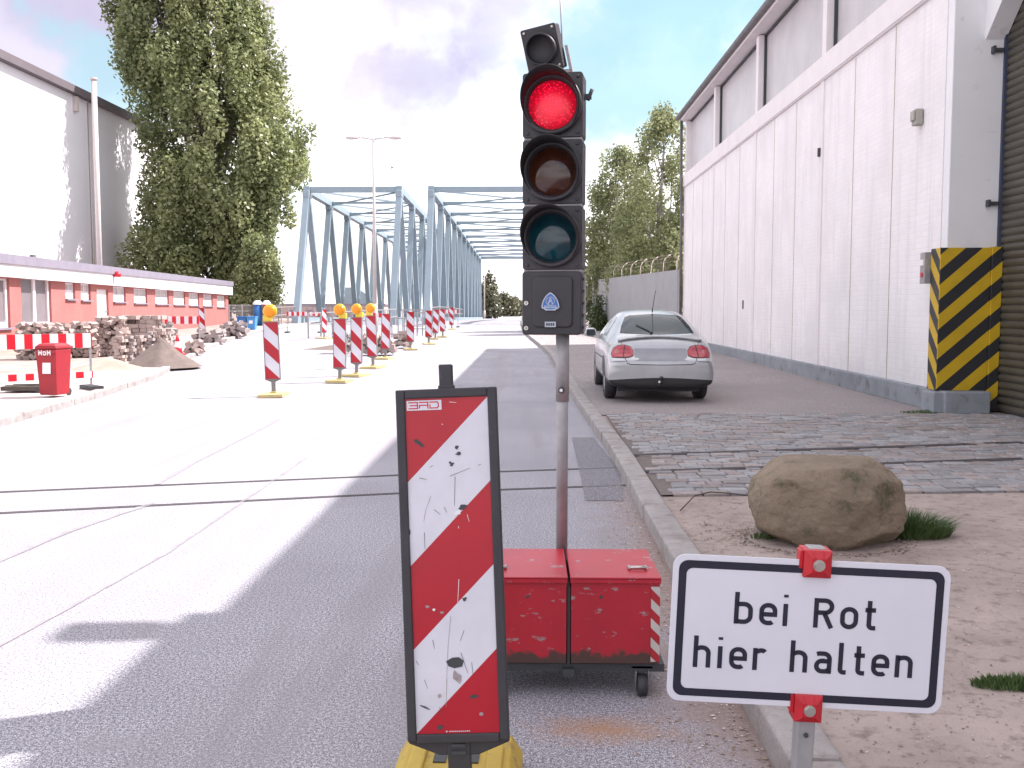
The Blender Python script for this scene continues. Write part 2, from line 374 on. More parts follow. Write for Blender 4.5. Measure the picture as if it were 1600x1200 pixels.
# cobbles : real setts
def cobbles():
    m, n, p = newmat('granite_setts')
    at = n.nodes.new('ShaderNodeAttribute'); at.attribute_name = 'tone'
    tcn = n.nodes.new('ShaderNodeTexCoord')
    col, _ = noise_mix(n, tcn.outputs['Object'], 30, .35, .65, (1.1, 1.1, 1.1), (.8, .8, .8), 6)
    mm = N(n, 'ShaderNodeMix', data_type='RGBA', blend_type='MULTIPLY'); mm.inputs[0].default_value = 1
    n.links.new(at.outputs[0], mm.inputs[6]); n.links.new(col, mm.inputs[7])
    col, _ = noise_mix(n, tcn.outputs['Object'], 1.1, .48, .7, mm.outputs[2], (.21, .175, .165), 7, .7)
    n.links.new(col, p.inputs['Base Color'])
    p.inputs['Roughness'].default_value = 0.8
    vs, fs, tones = [], [], []; r_ = random.Random(11)
    y = 7.35
    row = 0
    sl = 0.082
    while y < 13.0:
        dy = r_.uniform(.125, .15); x = .98 + r_.uniform(0, .15)
        while x < 8.2:
            dx = r_.uniform(.13, .24)
            yy = y + (x - 1) * sl * (1 if y < 10 else 1) 
            ok = True
            if yy < 7.5 + .12 * noise.noise(Vector((x * .9, 0, 0))) * 5 and x > 3: ok = yy > 7.4
            if yy > 12.95: ok = False
            if x > 6.2 and yy > 13: ok = False
            if ok:
                g_ = .005; z1 = KH + .012 + r_.uniform(-.006, .006) + .008 * noise.noise(Vector((x * .8, yy * .8, 3)))
                b = len(vs); t = r_.uniform(-.006, .006)
                s_ = .010
                for (zz, ins) in ((KH - .03, 0), (z1 - .006, 0), (z1, s_)):
                    for (ax, ay) in ((0, 0), (1, 0), (1, 1), (0, 1)):
                        px_ = x + g_ + ins + ax * (dx - 2 * (g_ + ins)); py_ = yy + g_ + ins + ay * (dy - 2 * (g_ + ins)) + ax * dx * sl
                        vs.append((px_ + r_.uniform(-.004, .004), py_ + r_.uniform(-.004, .004), zz + (t * (ax - .5) if ins else 0)))
                ff = [(b + 8, b + 9, b + 10, b + 11)]
                for k in (0, 4):
                    for i in range(4): ff.append((b + k + i, b + k + (i + 1) % 4, b + k + 4 + (i + 1) % 4, b + k + 4 + i))
                fs += ff; q = r_.random(); base = r_.uniform(.21, .32)
                c = (base, base * .98, base * 1.03) if q < .7 else (base * 1.08, base * .93, base * .9)
                tones += [c] * 9
            x += dx
        y += dy; row += 1
    me = bpy.data.meshes.new('cobbles'); me.from_pydata(vs, [], fs); me.materials.append(m)
    ca = me.color_attributes.new('tone', 'FLOAT_COLOR', 'CORNER'); i = 0
    for pol, c in zip(me.polygons, tones):
        for li in pol.loop_indices: ca.data[li].color = (c[0], c[1], c[2], 1)
    o = bpy.data.objects.new('cobbled_crossing', me); COL.objects.link(o); o['kind'] = 'structure'
cobbles()
M['joint'] = mat('cobble_joint_sand', (0.17, 0.14, 0.13), (0.12, 0.10, 0.095), 14, .95)
mb = MB(); mb.add([(.98, 7.36, KH + .003), (8.5, 7.95, KH + .003), (8.5, 12.95, KH + .003), (.98, 12.95, KH + .003)], [(0, 1, 2, 3)])
o = mb.build('cobble_bed', M['joint']); o['kind'] = 'structure'

# ------------------------------------------------------------------ warehouse (right)
WX = 5.50; CY = 13.6; BAY = 5.6; FARY = CY + 4 * BAY; NEARY = -9.0
EAVE = 8.15
def brick_mat(name, a, b, mortar_dark=.975, bump=.28, sx=.25, sz=.08):
    m, n, p = newmat(name); tcn = n.nodes.new('ShaderNodeTexCoord')
    sp = n.nodes.new('ShaderNodeSeparateXYZ'); n.links.new(tcn.outputs['Object'], sp.inputs[0])
    cb = n.nodes.new('ShaderNodeCombineXYZ'); tw = N(n, 'ShaderNodeTexNoise', Scale=1.7, Detail=4); n.links.new(tcn.outputs['Object'], tw.inputs[0]); n.links.new(vmath(n, 'ADD', sp.outputs[0], sp.outputs[1]), cb.inputs[0]); n.links.new(vmath(n, 'ADD', sp.outputs[2], vmath(n, 'MULTIPLY', tw.outputs[0], .06)), cb.inputs[1])
    br = n.nodes.new('ShaderNodeTexBrick'); br.inputs['Scale'].default_value = 1; br.inputs['Brick Width'].default_value = sx
    br.inputs['Row Height'].default_value = sz; br.inputs['Mortar Size'].default_value = .008; br.inputs['Mortar Smooth'].default_value = .4
    br.inputs['Color1'].default_value = c4(a); br.inputs['Color2'].default_value = c4(b)
    br.inputs['Mortar'].default_value = c4(tuple(x * mortar_dark for x in b)); n.links.new(cb.outputs[0], br.inputs[0])
    col, _ = noise_mix(n, tcn.outputs['Object'], .8, .4, .75, br.outputs[0], tuple(x * .88 for x in b), 6)
    col, _ = noise_mix(n, tcn.outputs['Object'], 6, .70, .75, col, tuple(x * .6 for x in b), 8, .75)
    mq = n.nodes.new('ShaderNodeMapping'); mq.inputs['Scale'].default_value = (2.6, 2.6, .22); n.links.new(tcn.outputs['Object'], mq.inputs[0])
    col, _ = noise_mix(n, mq.outputs[0], 1.6, .50, .78, col, tuple(x * .80 for x in b), 7, .7)
    lowz = n.nodes.new('ShaderNodeMapRange'); t9 = N(n, 'ShaderNodeTexNoise', Scale=5, Detail=6); n.links.new(tcn.outputs['Object'], t9.inputs[0])
    n.links.new(vmath(n, 'ADD', sp.outputs[2], vmath(n, 'MULTIPLY', t9.outputs[0], 1.3)), lowz.inputs[0]); lowz.inputs[1].default_value = 1.25; lowz.inputs[2].default_value = .55; lowz.inputs[4].default_value = .35
    xg = N(n, 'ShaderNodeMix', data_type='RGBA'); n.links.new(lowz.outputs[0], xg.inputs[0]); n.links.new(col, xg.inputs[6]); xg.inputs[7].default_value = c4(tuple(x * .6 for x in b)); col = xg.outputs[2]
    n.links.new(col, p.inputs['Base Color']); p.inputs['Roughness'].default_value = .8
    bp = N(n, 'ShaderNodeBump', Strength=bump, Distance=0.012); bp.invert = True
    t = N(n, 'ShaderNodeTexNoise', Scale=9, Detail=5); n.links.new(tcn.outputs['Object'], t.inputs[0])
    n.links.new(vmath(n, 'ADD', br.outputs['Fac'], vmath(n, 'MULTIPLY', t.outputs[0], .9)), bp.inputs['Height']); n.links.new(bp.outputs[0], p.inputs['Normal'])
    return m
M['wbrick'] = brick_mat('white_painted_brick', (0.80, 0.77, 0.78), (0.77, 0.74, 0.75))
M['wplaster'] = mat('white_render', (0.74, 0.74, 0.76), (0.69, 0.69, 0.71), 1.5, .85, bump=.1, dirt=(0.46, 0.45, 0.46), dscale=5, dlo=.62, dhi=.8)
M['beam'] = mat('painted_concrete', (0.74, 0.70, 0.71), (0.68, 0.64, 0.65), 2, .8, bump=.1, dirt=(0.38, 0.3, 0.24), dscale=6, dlo=.66, dhi=.8)
M['plinth'] = mat('grey_plinth', (0.27, 0.29, 0.32), (0.2, 0.215, 0.24), 3, .85, bump=.2, dirt=(0.12, 0.11, 0.1), dscale=4, dlo=.55, dhi=.75)
M['joint2'] = mat('yellowed_joint', (0.30, 0.24, 0.18), (0.42, 0.37, 0.32), 5, .9)
M['dark'] = mat('dark_metal', (0.05, 0.055, 0.06), None, 5, .6)
M['gutter'] = mat('zinc_gutter', (0.17, 0.16, 0.17), (0.1, 0.095, 0.1), 4, .6, metal=.3)
M['roof'] = mat('roof_felt', (0.12, 0.12, 0.13), None, 1, .9)
M['blueframe'] = mat('blue_door_frame', (0.03, 0.045, 0.10), (0.05, 0.05, 0.06), 9, .6)
def glazing():
    m, n, p = newmat('cast_glass'); tcn = n.nodes.new('ShaderNodeTexCoord')
    wv = n.nodes.new('ShaderNodeTexWave'); wv.bands_direction = 'Y'; wv.inputs['Scale'].default_value = 1.2; wv.inputs['Distortion'].default_value = 1
    n.links.new(tcn.outputs['Object'], wv.inputs[0])
    c, _ = noise_mix(n, tcn.outputs['Object'], 1.4, .3, .7, (0.52, 0.50, 0.515), (0.43, 0.415, 0.43), 5)
    n.links.new(c, p.inputs['Base Color']); p.inputs['Roughness'].default_value = .35
    bp = N(n, 'ShaderNodeBump', Strength=.25, Distance=.01); n.links.new(wv.outputs[0], bp.inputs['Height']); n.links.new(bp.outputs[0], p.inputs['Normal'])
    return m
M['glazing'] = glazing()
wh = thing('warehouse', (WX, CY, KH), 'long white painted brick warehouse with clerestory glazing and dark roller door on the right', 'warehouse')
def wl(p): return (p[0] - WX, p[1] - CY, p[2] - KH)
H_ = EAVE - KH
# local: x 0 = wall face, y along wall
mb = MB(); mb.box((.3, 2 * BAY, (5.62) / 2), (.6, 4 * BAY, 5.62)); 
mb.box((.3, (NEARY - CY - BAY) / 2, 5.62 / 2), (.6, -(NEARY - CY) - BAY, 5.62))
mb.build('wall', M['wbrick'], wh)
mb = MB()   # gable + body of the hall behind
for s in (0,): mb.box((10, 4 * BAY - .2, 4), (18.8, .4, 8)); mb.box((10, NEARY - CY + .2, 4), (18.8, .4, 8)); mb.box((19.6, (4 * BAY + NEARY - CY) / 2, 4), (.4, 4 * BAY - (NEARY - CY), 8))
mb.build('end_wall', M['wplaster'], wh)
pil = [k * BAY for k in range(-4, 5)]
for y in pil:
    if y == -BAY or y == 0: continue
    yy = min(y, 4 * BAY - .12)
    mb = MB(); mb.box((.27, yy, 2.81), (.60, .20, 5.62)); mb.build('pilaster', M['beam'], wh, bevel=.01)
mb = MB(); mb.box((.26, 2 * BAY, 5.84), (.66, 4 * BAY + .02, .42)); mb.box((.26, 2 * BAY, 5.64), (.62, 4 * BAY + .01, .06)); mb.box((.26, (NEARY - CY - BAY) / 2, 5.84), (.66, -(NEARY - CY) - BAY, .42))
mb.build('ring_beam', M['beam'], wh, bevel=.012)
for k in range(-4, 4):
    if k == -1: continue
    for j in (1, 2):
        y = k * BAY + BAY * j / 3; mb = MB(); mb.box((.0, y, 2.94), (.008, .020, 5.3)); mb.build('panel_joint', M['joint2'], wh)
for k in range(-4, 4):
    y0, y1 = k * BAY + .13, (k + 1) * BAY - .13
    mb = MB(); mb.box((.22, (y0 + y1) / 2, 6.98), (.06, y1 - y0, 1.86)); w_ = mb.build('clerestory_window', M['glazing'], wh)
    mb = MB()
    mb.box((.17, y0 + .015, 6.98), (.09, .03, 1.86)); mb.box((.17, y1 - .015, 6.98), (.09, .03, 1.86)); mb.box((.17, (y0 + y1) / 2, 6.065), (.09, y1 - y0 - .07, .03))
    mb.box((.17, (y0 + y1) / 2, 7.89), (.09, y1 - y0 - .07, .04))
    mb.build('window_frame', M['dark'], w_)
for k in range(-4, 5):
    y = k * BAY - (.12 if k == 4 else 0); mb = MB(); mb.box((.24, y, 6.98), (.50, .25, 1.86)); mb.build('upper_pilaster', M['beam'], wh, bevel=.01)
ylen = 4 * BAY - (NEARY - CY); ymid = (4 * BAY + NEARY - CY) / 2
mb = MB(); mb.box((10, ymid, H_ + .1), (20.3, ylen + .5, .16)); mb.build('roof', M['roof'], wh)
mb = MB(); mb.box((-.02, ymid, H_ - .07), (.36, ylen + .3, .10)); mb.box((-.25, (NEARY - CY - 6.1) / 2, H_ - .01), (.56, -(NEARY - CY) - 6.1, .05)); mb.build('eave', M['beam'], wh)  # second board, out of view, added to push the roof's shadow further left
mb = MB(); mb.cyl((-.26, NEARY - CY - .2, H_ + .02), (-.26, 4 * BAY + .25, H_ + .02), .085, n=12); mb.cyl((-.16, 4 * BAY - .05, H_), (-.1, 4 * BAY - .05, 0.1), .05, n=10)
mb.build('gutter', M['gutter'], wh)
# corner return, door bay
for yy in (-.1, -BAY + .1):
    mb = MB(); mb.box((.69, yy, H_ / 2 - .1), (1.36, .2, H_ - .2)); mb.build('corner_pier', M['wplaster'], wh, bevel=.012)
mb = MB()   # lintel with chamfered haunches
Ml = Matrix.Translation((.5, -.2, 0)) @ Matrix.Rotation(R(-90), 4, 'Z')
op = 4.86; Lh = BAY - .4
poly = [(0, 8), (0, op), (.55, op + .48), (1.1, op + .62), (Lh - 1.1, op + .62), (Lh - .55, op + .48), (Lh, op), (Lh, 8)]
vs0 = [(.42, -.2 - a, z) for a, z in poly]; vs1 = [(.68, -.2 - a, z) for a, z in poly]; n_ = len(poly)
mb.add(vs0 + vs1, [tuple(range(n_)), tuple(range(2 * n_ - 1, n_ - 1, -1))] + [(i, n_ + i, n_ + (i + 1) % n_, (i + 1) % n_) for i in range(n_)])
mb.build('door_lintel', M['wplaster'], wh)
def slat():
    m, n, p = newmat('roller_slats'); tcn = n.nodes.new('ShaderNodeTexCoord')
    c, _ = noise_mix(n, tcn.outputs['Object'], 2, .35, .7, (0.105, 0.095, 0.075), (0.075, 0.067, 0.055), 5)
    n.links.new(c, p.inputs['Base Color']); p.inputs['Roughness'].default_value = .5; p.inputs['Metallic'].default_value = .3; return m
M['slat'] = slat()
mb = MB(); z = .02
while z < 5.9:
    vs = []; 
    for t in range(5):
        a = t / 4; vs += [(.71 - .03 * math.sin(math.pi * a), -.22, z + .098 * a), (.71 - .03 * math.sin(math.pi * a), -BAY + .22, z + .098 * a)]
    mb.add(vs, [(2 * i, 2 * i + 1, 2 * i + 3, 2 * i + 2) for i in range(4)], 0, True); z += .1
mb.box((.75, -BAY / 2, 3), (.04, BAY - .44, 6)); door = mb.build('roller_door', M['slat'], wh, recalc=False)
for yy in (-.235, -BAY + .235):
    mb = MB(); mb.box((.68, yy, 2.7), (.05, .05, 5.4)); mb.build('door_rail', M['blueframe'], door)
for zz in (2.75, 4.72):
    mb = MB(); mb.box((.57, -.225, zz), (.14, .05, .05)); mb.box((.51, -.245, zz), (.03, .09, .09)); mb.build('door_bracket', M['dark'], door)
# plinth
mb = MB(); mb.box((.22, 2 * BAY - .25, .14), (.60, 4 * BAY + .52, .30)); mb.box((.16, -.25, .13), (.74, .42, .30)); mb.build('plinth', M['plinth'], wh, bevel=.02)
mb = MB(); mb.box((.22, (NEARY - CY - BAY) / 2, .14), (.60, -(NEARY - CY) - BAY, .3)); mb.build('plinth', M['plinth'], wh, bevel=.02)
# chevron guard on the corner
chF = stripe_mat('chevron_front', (0.56, 0.36, 0.012), (0.022, 0.022, 0.025), lambda n, X, Z, Y: vmath(n, 'MULTIPLY', vmath(n, 'SUBTRACT', vmath(n, 'SUBTRACT', Z, vmath(n, 'MULTIPLY', X, .88)), 0.02), 5.1), .5, (0.2, 0.16, 0.1), .70, 14)
chS = stripe_mat('chevron_side', (0.56, 0.36, 0.012), (0.022, 0.022, 0.025), lambda n, X, Z, Y: vmath(n, 'MULTIPLY', vmath(n, 'SUBTRACT', vmath(n, 'SUBTRACT', Z, Y), -0.04), 5.1), .5, (0.2, 0.16, 0.1), .70, 14)
mb = MB(); mb.box((.215, -.26, 1.23), (.66, .10, 1.88)); mb.box((.617, -.285, 1.10), (.14, .10, 2.16)); mb.build('corner_guard', chF, wh, bevel=.006)
mb = MB(); mb.box((-.105, -.15, 1.23), (.025, .3, 1.88)); mb.build('corner_guard', chS, wh, bevel=.006)
mb = MB(); mb.box((-.13, .10, 1.92), (.12, .16, .42)); mb.box((-.195, .10, 1.99), (.02, .10, .08), mat=1); mb.cyl((-.19, .1, 1.83), (-.205, .1, 1.83), .035, mat=2)
mb.build('switch_box', [M['steel'], M['white'], M['brandred']], wh, bevel=.006)
mb = MB(); mb.box((-.06, -0.0, 0), (.10, .17, .22)); mb.box((-.125, 0, .02), (.03, .13, .14)); mb.build('sensor_box', mat('beige_box', (.36, .35, .31), None, 5, .6), wh, bevel=.012, loc=(0, .78, 4.05))
mb = MB(); mb.box((-.05, BAY + .02, 4.3), (.05, .06, .16)); mb.build('wall_hook', M['dark'], wh)
mb = MB(); mb.box((-.01, 2.2 * BAY, 1.45), (.03, .05, .22)); mb.build('wall_handle', M['dark'], wh)
# unseen arm added at the roof edge, shaped to throw the winged road shadow
fl = thing('floodlight', (WX - .30, 7.25, EAVE + .1), 'floodlight on a short arm above the warehouse eave', 'lamp')
mb = MB(); mb.box((-.25, 0, .12), (.5, .10, .06)); mb.box((.0, 0, .06), (.12, .2, .12)); mb.build('arm', M['gutter'], fl)
mb = MB(); mb.prism([(-.62, .05), (-.3, -.05), (-.05, .1), (-.25, .25), (-.42, .22), (-.5, .16)], .22, Matrix.Translation((0, -.08, 0))); mb.build('lamp_housing', M['gutter'], fl)

# ------------------------------------------------------------------ concrete boundary wall with barbed-wire arms
A = Vector((WX - .12, FARY + .25, rz(FARY) + KH)); B = Vector((3.5, 55, rz(55) + KH))
bw = thing('boundary_wall', A, 'grey concrete boundary wall topped with bent barbed wire arms beyond the silver car', 'wall')
M['conc'] = mat('grey_wall', (0.33, 0.335, 0.345), (0.29, 0.295, 0.305), 1, .9, dirt=(0.25, 0.24, 0.24), dscale=2, dlo=.6, dhi=.8)
D = B - A; hw = 2.62
mb = MB(); mb.beam((0, 0, hw / 2), Vector(D) + Vector((0, 0, hw / 2)), .16, hw); mb.build('wall_panel', M['conc'], bw)
M['ruststeel'] = mat('rusty_arms', (0.38, 0.29, 0.24), (0.5, 0.46, 0.43), 6, .8)
side = Vector((-D.y, D.x, 0)).normalized()
tips = []
for k in range(9):
    p = D * ((k + .2) / 9) + Vector((0, 0, hw)); 
    pts = [p, p + Vector((0, 0, .34)), p + Vector((0, 0, .52)) + side * -.10 + D.normalized() * .05, p + Vector((0, 0, .66)) + side * -.3 + D.normalized() * .1]
    mb = MB(); mb.tube(pts, .02, 6); mb.build('barbed_arm', M['ruststeel'], bw); tips.append(pts)
mb = MB()
for i in range(3):
    for a, b in zip(tips, tips[1:]): mb.cyl(a[i + 1], b[i + 1], .006, n=4)
mb.build('barbed_wire', M['ruststeel'], bw)
#--MORE--
# ------------------------------------------------------------------ trees
import numpy as np
def leafmat(name, a, b, trans=.25):
    m, n, p = newmat(name); at = n.nodes.new('ShaderNodeAttribute'); at.attribute_name = 'tone'
    x = N(n, 'ShaderNodeMix', data_type='RGBA'); n.links.new(at.outputs['Fac'], x.inputs[0]); x.inputs[6].default_value = c4(a); x.inputs[7].default_value = c4(b)
    n.links.new(x.outputs[2], p.inputs['Base Color']); p.inputs['Roughness'].default_value = .42; p.inputs['Specular IOR Level'].default_value = .6
    tr = n.nodes.new('ShaderNodeBsdfTranslucent'); n.links.new(x.outputs[2], tr.inputs[0])
    mx = n.nodes.new('ShaderNodeMixShader'); mx.inputs[0].default_value = trans
    n.links.new(p.outputs[0], mx.inputs[1]); n.links.new(tr.outputs[0], mx.inputs[2]); n.links.new(mx.outputs[0], n.nodes['Material Output'].inputs[0])
    return m
M['poplar'] = leafmat('poplar_leaves', (0.095, 0.125, 0.045), (0.42, 0.45, 0.22), .45)
M['birch'] = leafmat('birch_leaves', (0.14, 0.17, 0.07), (0.40, 0.42, 0.22), .45)
M['bush'] = leafmat('bush_leaves', (0.04, 0.07, 0.02), (0.11, 0.15, 0.05), .3)
M['far'] = leafmat('far_leaves', (0.07, 0.085, 0.05), (0.16, 0.15, 0.08), .25)
M['bark'] = mat('bark', (0.12, 0.10, 0.085), (0.07, 0.06, 0.05), 5, .95, bump=.6)
M['birchbark'] = mat('birch_bark', (0.45, 0.42, 0.38), (0.1, 0.09, 0.08), 3, .9)
def crown(name, clumps, nleaf, lsize, m, parent, seed=1, up=.3, aspect=.6, tonebias=0):
    """clumps: (x,y,z,rx,ry,rz) local"""
    g_ = np.random.default_rng(seed); C_ = np.array(clumps); vol = (C_[:, 3] * C_[:, 4] * C_[:, 5]) ** .72; pr = vol / vol.sum()
    idx = g_.choice(len(C_), nleaf, p=pr); c = C_[idx]
    d = g_.normal(size=(nleaf, 3)); d /= np.linalg.norm(d, axis=1)[:, None]; rr = g_.uniform(.25, 1, nleaf) ** .45
    rr *= 1 + .12 * g_.normal(size=nleaf)
    P = c[:, :3] + d * c[:, 3:] * rr[:, None]
    nrm = d * .8 + g_.normal(size=(nleaf, 3)) * .75 + np.array([0, 0, up]); nrm /= np.linalg.norm(nrm, axis=1)[:, None]
    t = g_.normal(size=(nleaf, 3)); a = np.cross(nrm, t); a /= np.linalg.norm(a, axis=1)[:, None]; b = np.cross(nrm, a)
    s_ = lsize * g_.uniform(.6, 1.3, nleaf)[:, None]
    V = np.empty((nleaf, 4, 3)); V[:, 0] = P - a * s_; V[:, 1] = P + b * s_ * aspect; V[:, 2] = P + a * s_; V[:, 3] = P - b * s_ * aspect
    me = bpy.data.meshes.new(name); me.vertices.add(nleaf * 4); me.vertices.foreach_set('co', V.ravel())
    me.loops.add(nleaf * 4); me.loops.foreach_set('vertex_index', np.arange(nleaf * 4, dtype=np.int32))
    me.polygons.add(nleaf); me.polygons.foreach_set('loop_start', np.arange(0, nleaf * 4, 4, dtype=np.int32)); me.update(calc_edges=True)
    ct = g_.uniform(0, 1, len(C_)); tone = np.clip(.5 * ct[idx] + .5 * g_.uniform(0, 1, nleaf) + tonebias, 0, 1)
    at = me.attributes.new('tone', 'FLOAT', 'POINT'); at.data.foreach_set('value', np.repeat(tone, 4).astype(np.float32))
    me.materials.append(m); o = bpy.data.objects.new(name, me); COL.objects.link(o); o.parent = parent; return o
def limb(mb, a, b, r0, r1, seed, k=5, wob=.06):
    r_ = random.Random(seed); a = Vector(a); b = Vector(b); L_ = (b - a).length; pts = [a]
    for i in range(1, k): pts.append(a.lerp(b, i / k) + Vector([r_.uniform(-1, 1) * wob * L_ for _ in range(3)]) * (1 - abs(i / k - .5)))
    pts.append(b); rs = [r0 + (r1 - r0) * i / k for i in range(k + 1)]
    mb.tube(pts, rs, 7); return pts
def prof_tree(name, base, prof, label, cat, nclump, csize, nleaf, lsize, m, bark, seed, trunk_r=.3, nlimb=14, depth=1.0, group=None, up=.3, core=.35, flat=1.25, limbpow=1):
    """prof: list of (z, cx, r) local, describing the crown"""
    r_ = random.Random(seed); t = thing(name, base, label, cat, group)
    zs = [p[0] for p in prof]
    def at(z):
        for (z0, c0, r0), (z1, c1, r1) in zip(prof, prof[1:]):
            if z <= z1: k = (z - z0) / (z1 - z0); return c0 + (c1 - c0) * k, r0 + (r1 - r0) * k
        return prof[-1][1], prof[-1][2]
    cl = []
    area = [max(.05, at(zs[0] + (zs[-1] - zs[0]) * (i + .5) / 60)[1]) for i in range(60)]
    for i in range(nclump):
        b = r_.choices(range(60), area)[0]; z = zs[0] + (zs[-1] - zs[0]) * (b + r_.random()) / 60; c, r = at(z)
        s_ = csize * r_.uniform(.55, 1.35); a = r_.uniform(0, 2 * math.pi); q = max(0, r - s_ * .55) * (core + (1 - core) * r_.random() ** .55)
        cl.append((c + q * math.cos(a), q * math.sin(a) * depth, z, s_, s_, s_ * flat))
    mb = MB(); top = (at(zs[-1])[0], 0, zs[-1]); tp = limb(mb, (0, 0, -.1), top, trunk_r, .04, seed, 8, .012); 
    for i in range(nlimb):
        c_ = r_.choice(cl); k = max(.08, min(.9, (c_[2] - (c_[2] - zs[0]) * .45 - .6) / zs[-1])); p = tp[min(len(tp) - 1, int(k * 8))]
        limb(mb, p, c_[:3], trunk_r * .42 * (1 - k * .6), .03, seed + i, 4, .05)
    mb.build('trunk', bark, t)
    crown('crown', cl, nleaf, lsize, m, t, seed, up)
    return t
def prof_px(base, Y, rows):      # rows (py, left px, right px) -> profile in metres
    out = []
    for py, l, r in rows:
        a = W(l, py, Y); b = W(r, py, Y); out.append((a.z - base.z, (a.x + b.x) / 2 - base.x, (b.x - a.x) / 2))
    return sorted(out)
TY = 76
bs = W(352, 490, TY); bs.z = rz(TY) + .05
prof_tree('poplar_tree', bs, prof_px(bs, TY, [(-330, 285, 300), (-200, 225, 365), (-80, 180, 395), (0, 165, 408), (60, 165, 425), (110, 175, 450), (150, 190, 478), (200, 215, 490), (260, 222, 496), (310, 212, 490), (360, 196, 462), (405, 186, 448), (440, 200, 440), (470, 235, 435)]),
          'huge tall poplar towering over the white hall and the bridge', 'tree', 480, .95, 150000, .165, M['poplar'], M['bark'], 5, .55, 40, .85, core=.25, flat=1.9)
b2 = W(405, 490, 71); b2.z = rz(71) + .05
prof_tree('willow_tree', b2, prof_px(b2, 71, [(378, 385, 405), (395, 368, 428), (425, 360, 440), (455, 358, 441), (478, 372, 437)]),
          'small drooping tree between the red building and the bridge', 'tree', 42, .75, 9000, .13, M['poplar'], M['bark'], 9, .14, 10)
b3 = W(1030, 480, 50); b3.z = rz(50) + .1
prof_tree('birch_tree', b3, prof_px(b3, 50, [(182, 1028, 1048), (195, 1004, 1062), (215, 990, 1085), (250, 985, 1090), (320, 955, 1100), (380, 945, 1105), (430, 935, 1110), (470, 950, 1100)]),
          'taller birch behind the boundary wall, beside the warehouse end', 'tree', 170, .5, 26000, .085, M['birch'], M['birchbark'], 14, .13, 26, .9, 'birches behind the boundary wall', up=0)
b4 = W(955, 480, 54); b4.z = rz(54) + .1
prof_tree('birch_tree', b4, prof_px(b4, 54, [(228, 955, 974), (245, 945, 990), (280, 922, 1012), (340, 908, 1020), (400, 908, 1005), (450, 900, 1000), (480, 905, 990)]),
          'shorter birch behind the boundary wall, nearest the traffic signal', 'tree', 120, .5, 19000, .085, M['birch'], M['birchbark'], 23, .11, 20, .9, 'birches behind the boundary wall', up=0)
b5 = W(935, 520, 50.5); b5.z = rz(50) + .1
prof_tree('bush', b5, prof_px(b5, 50.5, [(468, 930, 940), (480, 922, 948), (500, 915, 952), (517, 916, 952)]), 'small green bush at the foot of the boundary wall left of the car', 'bush', 26, .3, 3500, .06, M['bush'], M['bark'], 31, .04, 6)
for px, Y, h, wd, lb in ((764, 175, 7.2, 2.4, 'autumn-tinted tree beyond the far end of the bridge'), (788, 300, 4.2, 5, 'low dark trees left of the road in the far distance'), (806, 330, 4.0, 3.4, 'low dark round tree at the road end in the far distance')):
    b = W(px, 490, Y); b.z = rz(Y)
    z1 = h - rz(Y) 
    prof_tree('distant_tree', b, [(.3, 0, wd * .7), (z1 * .35, 0, wd), (z1 * .7, 0, wd * .8), (z1, 0, .3)], lb, 'tree', 30, wd * .4, 2600, .3 if Y < 200 else .5, M['far'], M['bark'], int(px), .2, 5)
b = W(1000, 480, 95); b.z = 0
prof_tree('background_tree', b, [(.5, 0, 9), (5, 0, 10), (8, 0, 6), (9.5, 0, 1.5)], 'broad dark tree mass far behind the birches', 'tree', 70, 2.2, 9000, .3, M['far'], M['bark'], 77, .4, 12)

